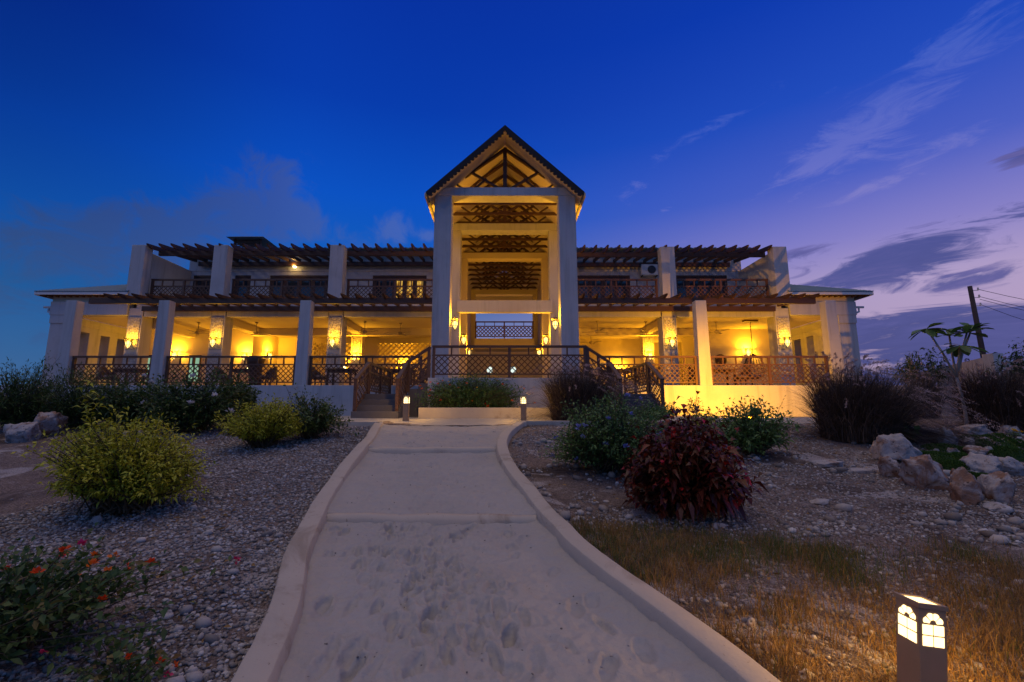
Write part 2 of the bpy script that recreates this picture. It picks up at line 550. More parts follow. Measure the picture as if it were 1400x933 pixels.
def tag(o, label=None, cat=None, group=None, kind=None):
    if label:
        o['label'] = label
    if cat:
        o['category'] = cat
    if group:
        o['group'] = group
    if kind:
        o['kind'] = kind
    return o


def empty(name, loc=(0, 0, 0), label=None, cat=None, group=None, rz=0.0):
    o = bpy.data.objects.new(name, None)
    o.empty_display_size = 0.2
    COL.objects.link(o)
    o.location = loc
    o.rotation_euler = (0, 0, rz)
    return tag(o, label, cat, group)


def copy_thing(o, loc, label, rz=None, scale=None):
    def cp(q, par):
        c = q.copy()
        COL.objects.link(c)
        c.parent = par
        for ch in kids.get(q, []):
            cp(ch, c)
        return c
    kids = {}
    for q in bpy.data.objects:
        if q.parent is not None:
            kids.setdefault(q.parent, []).append(q)
    r = cp(o, None)
    r.location = loc
    if rz is not None:
        r.rotation_euler = (0, 0, rz)
    if scale is not None:
        r.scale = (scale,) * 3
    r['label'] = label
    return r


def np_mesh(name, verts, faces, material, parent=None, tints=None, smooth=False):
    """verts (n,3) float array, faces (m,3) or (m,4) int array"""
    me = bpy.data.meshes.new(name)
    k = faces.shape[1]
    me.vertices.add(len(verts))
    me.vertices.foreach_set('co', np.ascontiguousarray(verts, dtype=np.float32).ravel())
    me.loops.add(faces.size)
    me.loops.foreach_set('vertex_index', np.ascontiguousarray(faces, dtype=np.int32).ravel())
    me.polygons.add(len(faces))
    me.polygons.foreach_set('loop_start', np.arange(0, faces.size, k, dtype=np.int32))
    me.update(calc_edges=True)
    me.validate()
    if tints is not None:
        a = me.attributes.new('tint', 'FLOAT', 'POINT')
        a.data.foreach_set('value', np.ascontiguousarray(tints, dtype=np.float32))
    if smooth:
        me.polygons.foreach_set('use_smooth', np.ones(len(me.polygons), dtype=bool))
    me.materials.append(MATS[material])
    o = bpy.data.objects.new(name, me)
    COL.objects.link(o)
    if parent is not None:
        o.parent = parent
    return o


def hash2(ix, iy, seed):
    n = (ix * 374761393 + iy * 668265263 + seed * 974634777) & 0x7fffffff
    n = ((n ^ (n >> 13)) * 1274126177) & 0x7fffffff
    return ((n ^ (n >> 16)) & 0xffff) / 65535.0


def vnoise(x, y, seed=0):
    x, y = np.asarray(x, float), np.asarray(y, float)
    ix, iy = np.floor(x).astype(np.int64), np.floor(y).astype(np.int64)
    fx, fy = x - ix, y - iy
    fx, fy = fx * fx * (3 - 2 * fx), fy * fy * (3 - 2 * fy)
    a, b = hash2(ix, iy, seed), hash2(ix + 1, iy, seed)
    c, d = hash2(ix, iy + 1, seed), hash2(ix + 1, iy + 1, seed)
    return (a * (1 - fx) + b * fx) * (1 - fy) + (c * (1 - fx) + d * fx) * fy


def fbm(x, y, seed=0, octs=4):
    t, amp, s = 0.0, 0.5, 1.0
    for i in range(octs):
        t = t + amp * vnoise(np.asarray(x) * s, np.asarray(y) * s, seed + i * 17)
        amp *= 0.5
        s *= 2.03
    return t


# ------------------------------------------------------------------ ground, path
HY = [-300, -20, 0, 2.4, 5.15, 8.2, 11.0, 13.0, 16, 60, 3000]
HZ = [-0.6, -0.35, -0.12, 0.0, 0.25, 0.72, 1.12, 1.24, 1.27, 1.27, 1.27]


def ground_h(x, y):
    x, y = np.asarray(x, float), np.asarray(y, float)
    z = np.interp(y, HY, HZ)
    near = np.clip(1.0 - np.hypot(x, y - 6) / 30, 0, 1)
    z = z + near * ((fbm(x * 0.7, y * 0.7, 5) - 0.47) * 0.10 + (fbm(x * 3, y * 3, 9) - 0.47) * 0.035)
    return z


# path edges (inner side of the kerbs): (y, left x, right x)
PATH = [(0.6, -0.80, 1.42), (2.0, -1.05, 1.25), (2.56, -1.15, 1.14), (3.29, -1.34, 0.88), (4.04, -1.61, 0.61), (4.9, -1.84, 0.41), (5.28, -1.93, 0.33), (6.87, -2.20, 0.00), (8.21, -2.36, -0.13),
        (9.0, -2.47, -0.10), (10.0, -2.66, 0.06), (10.9, -2.82, 0.30)]
PY = np.array([p[0] for p in PATH]); PL = np.array([p[1] for p in PATH]); PR = np.array([p[2] for p in PATH])


def smooth_interp(y, xs, ys):
    """Catmull-Rom through the given points"""
    y = np.asarray(y, float)
    m = np.gradient(ys, xs)
    i = np.clip(np.searchsorted(xs, y) - 1, 0, len(xs) - 2)
    h = xs[i + 1] - xs[i]
    t = np.clip((y - xs[i]) / h, 0, 1)
    return ((2 * t**3 - 3 * t**2 + 1) * ys[i] + (t**3 - 2 * t**2 + t) * h * m[i] + (-2 * t**3 + 3 * t**2) * ys[i + 1] + (t**3 - t**2) * h * m[i + 1])


def path_l(y): return smooth_interp(y, PY, PL)
def path_r(y): return smooth_interp(y, PY, PR)


PZY = [0, 2.4, 5.13, 5.17, 8.18, 8.22, 10.9]
PZZ = [-0.12, 0.0, 0.245, 0.305, 0.715, 0.79, 1.10]


def path_z(y):
    return np.interp(y, PZY, PZZ)


rng = np.random.default_rng(7)


def axis(parts):
    out = []
    for a, b, s in parts:
        out += list(np.arange(a, b, s))
    return np.array(out)


def grid(xs, ys, zf):
    X, Y = np.meshgrid(xs, ys)
    Z = zf(X, Y)
    v = np.stack([X.ravel(), Y.ravel(), Z.ravel()], 1)
    nx, ny = len(xs), len(ys)
    i = np.arange(nx - 1)[None, :] + np.arange(ny - 1)[:, None] * nx
    i = i.ravel()
    f = np.stack([i, i + 1, i + 1 + nx, i + nx], 1)
    return v, f


def terrain_z(x, y):
    z = ground_h(x, y)
    inside = (y > 0.2) & (y < 10.95) & (x > path_l(y) - 0.12) & (x < path_r(y) + 0.12)
    z = np.where(inside, np.minimum(z, path_z(y)) - 0.22, z)
    return z


gx = np.concatenate([axis([(-900, -100, 100), (-100, -20, 8), (-20, -9, 0.5), (-9, 10, 0.09), (10, 20, 0.4), (20, 100, 8), (100, 901, 100)])])
gy = np.concatenate([axis([(-300, -20, 40), (-20, 0, 2), (0, 1.6, 0.2), (1.6, 12.5, 0.09), (12.5, 24, 0.5), (24, 100, 8), (100, 1501, 100)])])
v, f = grid(gx, gy, terrain_z)
tag(np_mesh('ground', v, f, 'ground', smooth=True), kind='structure')

# sand of the path with footprints
sy = np.concatenate([np.arange(0.6, 2.2, 0.04), np.arange(2.2, 5.4, 0.0125), np.arange(5.4, 10.92, 0.025)])
su = np.linspace(-0.03, 1.03, 190)
U, Y = np.meshgrid(su, sy)
Lx, Rx = path_l(Y), path_r(Y)
X = Lx + (Rx - Lx) * U
Z = path_z(Y) + (fbm(X * 2.2, Y * 2.2, 31) - 0.47) * 0.05 + (fbm(X * 8, Y * 8, 33, 3) - 0.43) * 0.026 - 0.012 * np.abs(fbm(X * 5 + 3, Y * 5, 35, 3) - 0.44) * 2 + (fbm(X * 26, Y * 26, 37, 2) - 0.37) * 0.009
edge = np.minimum(U, 1 - U)
Z += 0.035 * np.exp(-np.clip(edge, 0, 1) / 0.05)


def foot(cx, cy, a, l, w, dep):
    dx_, dy_ = X - cx, Y - cy
    p = (dx_ * math.cos(a) + dy_ * math.sin(a)) / w
    q = (-dx_ * math.sin(a) + dy_ * math.cos(a)) / l
    wv = 1 + 0.9 * (fbm(X * 11, Y * 11, int(cx * 100) % 97, 3) - 0.43)
    r = np.sqrt(p * p + q * q) * wv
    return -dep * np.exp(-(r ** 6) * 1.1) * (1 - 0.35 * q) + dep * 0.6 * np.exp(-((r - 1.28) / 0.20) ** 2) * (0.6 + 0.5 * np.sign(q) * np.minimum(1, np.abs(q)))


fr = random.Random(4)
for i in range(190):
    cy_ = fr.uniform(2.6, 5.0) if i < 130 else fr.uniform(5.3, 10.6)
    l_, r_ = float(path_l(cy_)), float(path_r(cy_))
    t_ = min(0.92, max(0.06, fr.gauss(0.40, 0.16) if i < 70 else fr.uniform(0.08, 0.92)))
    dep = fr.uniform(0.013, 0.036) if i < 95 else fr.uniform(0.005, 0.018)
    Z += foot(l_ + (r_ - l_) * t_, cy_, fr.uniform(-0.5, 0.5), fr.uniform(0.065, 0.12), fr.uniform(0.03, 0.055), dep)
# scuffed, churned sand in the middle of the lower stretch
tc_ = np.exp(-((U - 0.42) / 0.26) ** 2) * np.exp(-((Y - 3.7) / 1.15) ** 2)
tc2 = 0.45 * np.exp(-((U - 0.5) / 0.4) ** 2) * np.exp(-((Y - 6.6) / 1.5) ** 2)
wx, wy = X + 0.12 * fbm(X * 6, Y * 6, 51, 2), Y + 0.12 * fbm(X * 6 + 9, Y * 6, 52, 2)
ridge = 1 - np.abs(fbm(wx * 9, wy * 6.5, 53, 4) - 0.46) * 6
ridge2 = 1 - np.abs(fbm(wx * 17, wy * 15, 54, 3) - 0.44) * 6
Z += (tc_ + tc2 + 0.12) * (0.030 * np.clip(ridge, -1, 1) + 0.014 * np.clip(ridge2, -1, 1))
# rake-like ripples along the right-hand edge
rip = np.exp(-((U - 0.80) / 0.10) ** 2) * np.clip((4.3 - Y) / 0.8, 0, 1) * (fbm(X * 1.7, Y * 1.7, 71, 2) > 0.36)
Z += rip * 0.006 * np.sin((Y * 0.8 + X * 0.6) * 75)
nx_ = len(su)
ii = (np.arange(nx_ - 1)[None, :] + np.arange(len(sy) - 1)[:, None] * nx_).ravel()
path_o = np_mesh('path', np.stack([X.ravel(), Y.ravel(), Z.ravel()], 1), np.stack([ii, ii + 1, ii + 1 + nx_, ii + nx_], 1), 'sand', smooth=True)
tag(path_o, kind='structure')

# sandy terrace in front of the house
tx = np.arange(-9.0, 9.6, 0.12)
ty = np.arange(10.86, 17.0, 0.12)


def terrace_z(x, y):
    return np.interp(y, [10.86, 12.0, 13.0, 17], [1.115, 1.20, 1.27, 1.30]) + (fbm(x * 2, y * 2, 41) - 0.47) * 0.06


tv, tf = grid(tx, ty, terrace_z)
cxm = tv[tf].mean(1)
keep = (cxm[:, 0] > -6.2 + 0.25 * np.sin(cxm[:, 1] * 2)) & (cxm[:, 0] < 8.8) & ((cxm[:, 1] > 11.2) | ((cxm[:, 0] > -2.85) & (cxm[:, 0] < 0.30)))
tag(np_mesh('terrace', tv, tf[keep], 'sand', smooth=True), kind='structure')


# kerbs: a rounded profile swept along each edge of the path
def kerb(xf, side, extra_end):
    ys = np.concatenate([np.arange(0.6, 10.9, 0.08), [10.9]])
    prof = [(-0.02, -0.30), (-0.004, -0.01), (0.014, 0.078), (0.022, 0.088), (0.036, 0.093), (0.180, 0.090), (0.194, 0.084), (0.202, 0.070), (0.210, -0.30)]
    pts = [(float(xf(y)), float(y)) for y in ys] + extra_end
    v, n = [], len(prof)
    for i, (x, y) in enumerate(pts):
        a, b = pts[max(i - 1, 0)], pts[min(i + 1, len(pts) - 1)]
        tx_, ty_ = b[0] - a[0], b[1] - a[1]
        ln = math.hypot(tx_, ty_)
        ox, oy = (-ty_ / ln, tx_ / ln) if side < 0 else (ty_ / ln, -tx_ / ln)
        zb = float(np.interp(y, [0, 2.4, 5.15, 8.2, 10.9, 13], [-0.10, 0.02, 0.29, 0.77, 1.11, 1.2]))
        wob = mnoise.noise(Vector((x * 1.1, y * 1.1, side))) * 0.012
        wb2 = mnoise.noise(Vector((x * 3, y * 3, side + 5))) * 0.008 + mnoise.noise(Vector((x * 11, y * 11, side + 9))) * 0.004
        for (d, z) in prof:
            d2 = d * (1 + wob * 3) + wb2
            v.append((x + ox * d2, y + oy * d2, zb + z + (wob if z > 0 else 0)))
    f = []
    for i in range(len(pts) - 1):
        for k in range(n - 1):
            f.append((i * n + k, (i + 1) * n + k, (i + 1) * n + k + 1, i * n + k + 1))
    f += [tuple(range(n)), tuple((len(pts) - 1) * n + k for k in range(n))]
    mb = MB().add(v, f)
    o = mb.build('kerb', 'curb', smooth=True)
    o.data.set_sharp_from_angle(angle=math.radians(30))
    return tag(o, kind='structure')


kerb(path_l, -1, [(-3.2, 11.08), (-4.2, 11.15), (-5.2, 11.2)])
kerb(path_r, 1, [(0.42, 11.0)])
# low edging right of the path head, and the two cross boards that hold the sand steps
mb = MB()
mb.box(0.42, 3.2, 10.95, 11.15, 0.95, 1.22)
tag(mb.build('kerb', 'curb', bevel=0.02), kind='structure')
for (y, z0, z1) in ((5.15, 0.10, 0.32), (8.2, 0.6, 0.805)):
    mb = MB()
    xs = np.linspace(float(path_l(y)), float(path_r(y)), 24)
    v = []
    for x in xs:
        o = mnoise.noise(Vector((x * 1.6, y, 3))) * 0.045
        zt = z1 + mnoise.noise(Vector((x * 2.3, y, 8))) * 0.02
        v += [(x, y - 0.085 + o, z0), (x, y - 0.070 + o, zt - 0.055), (x, y - 0.035 + o, zt - 0.012), (x, y + 0.02 + o, zt), (x, y + 0.07 + o, z0)]
    f = []
    for i in range(len(xs) - 1):
        for k in range(4):
            f.append((i * 5 + k, i * 5 + 5 + k, i * 5 + 6 + k, i * 5 + 1 + k))
    mb.add(v, f)
    tag(mb.build('step_edge', 'curb', smooth=True), kind='structure')

# ------------------------------------------------------------------ the hotel
B = empty('hotel_building', (0, 0, 0), 'white two storey hotel with gabled entrance hall, dark pergolas and yellow lit veranda', 'building')


def part(mb, name, material, parent=B, bevel=0.0, smooth=False):
    return mb.build(name, material, parent, bevel, smooth)


FLOOR = 2.42
CEIL = 5.62
Y1, Y2, Y3 = 17.0, 19.6, 22.6
# plinth and floors (pieces butt end to end)
part(MB().box(-20.0, -2.30, 16.92, 30.0, 0.4, FLOOR), 'plinth', 'stucco', bevel=0.015)
part(MB().box(2.62, 15.6, 16.92, 30.0, 0.4, FLOOR), 'plinth', 'stucco', bevel=0.015)
part(MB().box(-2.296, 2.616, 13.85, 33.0, 0.4, 2.46), 'entrance_landing', 'stucco', bevel=0.015)
fl = MB().box(-19.9, -2.32, 17.1, 29.9, FLOOR, FLOOR + 0.004).box(2.64, 15.5, 17.1, 29.9, FLOOR, FLOOR + 0.004).box(-2.25, 2.58, 14.2, 32.9, 2.46, 2.464)
part(fl, 'floor_tiles', 'tile')

# front pillars (free standing, tall) and second row pillars that run up past the balcony
for x in (-16.5, -12.95, -7.55, 7.55, 12.5):
    fp = MB()
    w0, w1, ya, yb = 0.245, 0.205, Y1 - 0.07, Y1 + 0.30
    fp.add([(x - w0, ya, 1.0), (x + w0, ya, 1.0), (x + w0, yb, 1.0), (x - w0, yb, 1.0), (x - w1, ya, 5.66), (x + w1, ya, 5.66), (x + w1, yb - 0.03, 5.66), (x - w1, yb - 0.03, 5.66)],
           [(0, 3, 2, 1), (4, 5, 6, 7), (0, 1, 5, 4), (1, 2, 6, 5), (2, 3, 7, 6), (3, 0, 4, 7)])
    part(fp, 'front_pillar', 'stucco', bevel=0.02)
UP = [(-16.2, 8.80), (-12.55, 8.80), (-7.38, 8.80), (7.30, 8.72), (12.28, 8.72)]
for x, zt in UP:
    p = part(MB().box(x - 0.31, x + 0.31, 19.62, 20.25, FLOOR, 5.98), 'veranda_pillar', 'stucco', bevel=0.02)
    part(MB().box(x - 0.25, x + 0.25, 19.595, 19.62, 4.15, 5.55), 'carved_panel', 'carved', p)
    part(MB().box(x - 0.25, x + 0.25, 19.595, 19.62, 3.0, 3.95), 'carved_panel', 'carved', p)
    part(MB().box(x - 0.31, x + 0.31, 19.32, 19.76, 6.26, zt), 'balcony_pillar', 'stucco', bevel=0.03)

# end walls with slot windows
for (xo, xi, sgn) in ((-19.9, -19.15, -1), (15.5, 14.75, 1)):
    a, b = min(xo, xi), max(xo, xi)
    ys = [19.62, 20.25, 20.75, 21.35, 21.85, 22.3, 22.8, 29.9]
    mb = MB()
    for i in range(0, len(ys) - 1, 2):
        mb.box(a, b, ys[i], ys[i + 1], FLOOR, 5.3)
    for i in range(1, len(ys) - 1, 2):
        mb.box(a, b, ys[i], ys[i + 1], 5.05, 5.3)
        mb.box(a, b, ys[i], ys[i + 1], FLOOR, 3.0)
    part(mb, 'end_wall', 'stucco')
    part(MB().box(a - 0.02, b + 0.02, 19.58, 29.9, 5.302, 5.66), 'wall_band', 'stucco')
    for k in range(3):
        yy = ys[1 + 2 * k]
        xm = (a + b) / 2 + sgn * 0.25
        part(MB().box(xm - 0.03, xm + 0.03, yy + 0.02, yy + 0.06, 3.0, 5.05).box(xm - 0.03, xm + 0.03, yy + 0.43, yy + 0.47, 3.0, 5.05), 'slot_window_frame', 'wood')

# lintels over the open end bays and the veranda
for (a, b) in ((-19.95, -16.55), (12.63, 15.55)):
    part(MB().box(a, b, 19.56, 19.9, 5.665, 6.26), 'lintel', 'stucco')
    part(MB().box(a, b, 19.62, 19.9, 6.262, 6.62), 'frieze', 'interior')
for (a, b) in ((-15.86, -12.89), (-12.21, -7.72), (-7.04, -2.62), (2.70, 6.96), (7.64, 11.94)):
    part(MB().box(a, b, 19.66, 19.95, 5.60, 5.98), 'lintel', 'stucco')
# ceilings
part(MB().box(-19.1, -2.65, 19.96, 29.8, 5.66, 5.98), 'veranda_ceiling', 'interior')
part(MB().box(2.72, 14.7, 19.96, 29.8, 5.66, 5.98), 'veranda_ceiling', 'interior')
for (a, b) in ((-12.8, -2.7), (2.75, 10.3)):
    part(MB().box(a, b, 22.7, 23.1, 5.30, 5.66), 'ceiling_beam', 'interior')
for x in (-12.55, -7.38, 7.30):
    part(MB().box(x - 0.2, x + 0.2, 20.32, 22.68, 5.36, 5.66), 'ceiling_beam', 'interior')

# back walls of the veranda
part(MB().box(-19.1, -12.8, 23.0, 23.25, FLOOR, 5.66), 'back_wall', 'interior')
part(MB().box(-13.05, -12.8, 23.252, 25.6, FLOOR, 5.66), 'back_wall', 'interior')
part(MB().box(-13.05, -10.85, 25.602, 25.85, FLOOR, 5.66), 'back_wall', 'interior')
part(MB().box(-13.05, -2.9, 28.3, 28.5, FLOOR, 5.66), 'back_wall', 'interior')
part(MB().box(10.3, 14.7, 23.0, 23.25, FLOOR, 5.66), 'back_wall', 'interior')
part(MB().box(10.3, 10.55, 23.252, 26.0, FLOOR, 5.66), 'back_wall', 'interior')
part(MB().box(2.9, 8.6, 26.0, 26.25, FLOOR, 5.66), 'back_wall', 'interior')
part(MB().box(8.6, 8.85, 24.6, 26.25, FLOOR, 5.30), 'back_wall', 'interior')
part(MB().box(8.852, 11.6, 27.4, 27.6, FLOOR, 5.66), 'back_wall', 'interior')
part(MB().box(-16.1, -15.75, 20.3, 22.98, 5.2, 5.66), 'ceiling_beam', 'interior')
# inner columns with a carved face
for x in (-7.54, 7.46):
    p = part(MB().box(x - 0.28, x + 0.28, 23.12, 23.68, FLOOR, 5.66), 'inner_column', 'interior', bevel=0.015)
    part(MB().box(x - 0.22, x + 0.22, 23.10, 23.12, 4.3, 5.25), 'carved_panel', 'carved', p)


def clip_line(x0, x1, z0, z1, px, pz, dx_, dz_):
    lo, hi = -1e9, 1e9
    for (a, b, p, d) in ((x0, x1, px, dx_), (z0, z1, pz, dz_)):
        if abs(d) < 1e-9:
            if p < a or p > b:
                return None
            continue
        t0, t1 = (a - p) / d, (b - p) / d
        lo, hi = max(lo, min(t0, t1)), min(hi, max(t0, t1))
    return (lo, hi) if hi - lo > 0.02 else None


def lattice(mb, w, h, pitch, bar_w, bar_t, to, shear=0.0):
    """diagonal lattice on a w x h panel; to(u, v) gives the world point; shear follows a sloped rail"""
    n = int((w + h) / pitch) + 2
    for s in (1, -1):
        for i in range(-n, n):
            c = clip_line(0, w, 0, h, i * pitch + (0 if s > 0 else 0), 0 if s > 0 else h, 1, s)
            if c:
                t0, t1 = c
                x0 = i * pitch
                z0 = 0 if s > 0 else h
                mb.bar(to(x0 + t0, z0 + s * t0, s), to(x0 + t1, z0 + s * t1, s), bar_w, bar_t, up=to.up)


def make_railing(name, p0, p1, height, n_posts, gap_n, parent=B, foot=0.12, pitch=0.19, topgap=0.27, bar=0.030):
    """railing from p0 to p1 (bottom points, may slope): posts + rails, with a lattice panel as sub-part"""
    p0, p1 = Vector(p0), Vector(p1)
    L = (p1 - p0)
    flat = Vector((L.x, L.y, 0))
    w = flat.length
    d = flat.normalized()
    nrm = Vector((-d.y, d.x, 0))

    def P(u, v_, off=0.0):
        return p0 + d * u + Vector((0, 0, L.z * u / w + v_)) + nrm * off
    fr_ = MB()
    for i in range(n_posts):
        u = w * i / (n_posts - 1)
        u = min(max(u, 0.05), w - 0.05)
        fr_.bar(P(u, 0), P(u, height - 0.03), 0.085, 0.085, up=nrm)
    fr_.bar(P(0, height), P(w, height), 0.11, 0.07)
    fr_.bar(P(0, height - topgap), P(w, height - topgap), 0.05, 0.045)
    fr_.bar(P(0, foot), P(w, foot), 0.05, 0.045)
    for i in range(1, gap_n):
        u = w * i / gap_n
        fr_.bar(P(u, height - topgap), P(u, height - 0.03), 0.045, 0.045, up=nrm)
        if i % 2 == 0:
            fr_.bar(P(u, 0), P(u, foot), 0.04, 0.04, up=nrm)
    o = part(fr_, name, 'wood_rail', parent)

    class To:
        up = tuple(nrm)

        def __call__(self, u, v_, s=0):
            return P(u, foot + v_, 0.010 * s)
    lm = MB()
    lattice(lm, w, height - topgap - foot, pitch, bar, 0.018, To())
    part(lm, 'lattice_panel', 'wood_rail', o)
    return o


# veranda railings between the front pillars
for a, b, k in ((-16.25, -13.2, 6), (-12.7, -7.8, 10), (-7.3, -3.05, 9), (3.55, 7.3, 8), (7.8, 12.25, 9)):
    make_railing('veranda_railing', (a, Y1 + 0.10, FLOOR), (b, Y1 + 0.10, FLOOR), 1.08, 3 if b - a > 4.2 else 2, k, topgap=0.29)
# landing railing and stair railings
make_railing('landing_railing', (-2.20, 14.0, 2.46), (2.58, 14.0, 2.46), 0.98, 3, 8, pitch=0.19, topgap=0.27)
# stairs, a pair that mirror each other: one flight towards the house, a half landing, a short flight to the entrance
for sg, cx0 in ((-1, -2.30), (1, 2.62)):
    X_ = lambda d: cx0 + sg * d
    st = MB()

    def sbox(d0, d1, y0, y1, z0, z1):
        a, b = sorted((X_(d0), X_(d1)))
        st.box(a, b, y0, y1, z0, z1)
    zb = 1.27
    for k in range(4):
        sbox(0.62, 1.92, 12.75 + 0.31 * k, 12.75 + 0.31 * (k + 1) - 0.002, 0.9, zb + 0.175 * (k + 1))
    sbox(0.622, 1.92, 13.99, 16.9, 0.9, zb + 0.70)
    for k in range(2):
        sbox(0.004 + 0.31 * k, 0.31 + 0.31 * k - 0.002, 14.0, 16.9, 0.9, zb + 1.03 - 0.165 * k)
    part(st, 'staircase', 'stone_step', bevel=0.012)
    xo, xi = X_(1.86), X_(0.68)
    for xx in (xo, xi):
        make_railing('stair_railing', (xx, 12.82, zb + 0.10), (xx, 14.02, zb + 0.70), 0.96, 2, 3, pitch=0.19)
    make_railing('stair_railing', (xo, 14.06, zb + 0.70), (xo, 16.8, zb + 0.70), 0.96, 3, 6, pitch=0.19)
    make_railing('stair_railing', (X_(0.66), 14.02, zb + 0.72), (X_(-0.05), 14.02, 2.46), 0.97, 2, 2, pitch=0.19)
    make_railing('stair_railing', (X_(0.66), 16.6, zb + 0.72), (X_(-0.05), 16.6, 2.46), 0.97, 2, 2, pitch=0.19)

# balcony slab edge and balcony railings
for a, b in ((-16.2, -2.7), (2.75, 12.28)):
    part(MB().box(a, b, 19.62, Y3, 5.985, 6.36), 'balcony_slab', 'stucco')
for a, b, k in ((-15.85, -12.9, 6), (-12.2, -7.73, 9), (-7.03, -2.7, 9), (2.78, 6.95, 9), (7.65, 11.93, 9)):
    make_railing('balcony_railing', (a, 19.85, 6.36), (b, 19.85, 6.36), 0.98, 3, k, topgap=0.30)

# upper storey walls
WT = 9.55
doors = {-1: [(-15.93, -14.92, 2, 0), (-13.79, -12.97, 1, 0), (-11.99, -8.99, 4, 0), (-6.71, -3.94, 5, 1)], 1: [(3.71, 6.52, 4, 0), (8.77, 11.51, 4, 0)]}
for sg, (wa, wb) in ((-1, (-16.2, -2.72)), (1, (2.78, 12.28))):
    mb = MB()
    x = wa
    for (a, b, n, lit) in doors[sg]:
        mb.box(x, a, Y3, Y3 + 0.25, 6.36, 8.40)
        x = b
    mb.box(x, wb, Y3, Y3 + 0.25, 6.36, 8.40)
    mb.box(wa, wb, Y3, Y3 + 0.25, 8.402, WT)
    part(mb, 'upper_wall', 'stucco')
    part(MB().box(wa, wb, Y3 - 0.03, Y3 - 0.001, 8.62, 8.70), 'wall_moulding', 'stucco')
    xo = wa if sg < 0 else wb
    part(MB().box(xo - 0.14, xo + 0.14, 20.0, Y3 - 0.002, 6.36, 8.62), 'balcony_side_wall', 'stucco', bevel=0.02)
    part(MB().box(xo - 0.14, xo + 0.14, Y3 + 0.252, 30, 6.36, WT), 'upper_side_wall', 'stucco')
    part(MB().box(wa, wb, 29.8, 30.0, 6.36, WT), 'upper_rear_wall', 'stucco')
    # pale doors with dark frames and panes
    for (a, b, n, lit) in doors[sg]:
        fm = MB()
        fm.box(a, b, Y3 + 0.02, Y3 + 0.12, 8.30, 8.40).box(a, a + 0.08, Y3 + 0.02, Y3 + 0.12, 6.36, 8.298).box(b - 0.08, b, Y3 + 0.02, Y3 + 0.12, 6.36, 8.298)
        wd = (b - a - 0.16) / n
        for k in range(n):
            u0, u1 = a + 0.08 + k * wd, a + 0.08 + (k + 1) * wd
            fm.box(u0, u0 + 0.11, Y3 + 0.04, Y3 + 0.10, 6.37, 8.298).box(u1 - 0.11, u1, Y3 + 0.04, Y3 + 0.10, 6.37, 8.298)
            fm.box(u0 + 0.11, u1 - 0.11, Y3 + 0.04, Y3 + 0.10, 6.37, 6.75).box(u0 + 0.11, u1 - 0.11, Y3 + 0.04, Y3 + 0.10, 8.18, 8.298)
        d_ = part(fm, 'balcony_door', 'wood')
        for k in range(n):
            u0, u1 = a + 0.08 + k * wd, a + 0.08 + (k + 1) * wd
            warm = lit and k in (2, 3, 4)
            part(MB().box(u0 + 0.112, u1 - 0.112, Y3 + 0.06, Y3 + 0.075, 6.752, 8.178), 'pane', 'lit_pane' if warm else 'glass', d_)


def corrugated(p00, p10, p11, p01, n, amp, name, thick=0.05):
    """corrugated sheet over a quad, ribs running from edge p00-p10 to edge p01-p11"""
    p00, p10, p11, p01 = map(Vector, (p00, p10, p11, p01))
    nm = (p10 - p00).cross(p01 - p00).normalized()
    v, f = [], []
    m = n * 4
    for i in range(m + 1):
        t = i / m
        o = nm * (amp * math.cos(2 * math.pi * i / 4))
        a, b = p00.lerp(p10, t) + o, p01.lerp(p11, t) + o
        v += [a, b, b - nm * thick, a - nm * thick]
    for i in range(m):
        for k in range(4):
            f.append((i * 4 + k, i * 4 + 4 + k, i * 4 + 4 + (k + 1) % 4, i * 4 + (k + 1) % 4))
    f += [(0, 1, 2, 3), (m * 4, m * 4 + 1, m * 4 + 2, m * 4 + 3)]
    return MB().add(v, f).build(name, 'metal_roof', B)


# main roofs of the wings
for a, b in ((-16.6, -2.9), (2.95, 12.7)):
    corrugated((a, 21.95, 9.66), (b, 21.95, 9.66), (b, 30.4, 11.4), (a, 30.4, 11.4), int((b - a) / 0.25), 0.02, 'wing_roof')
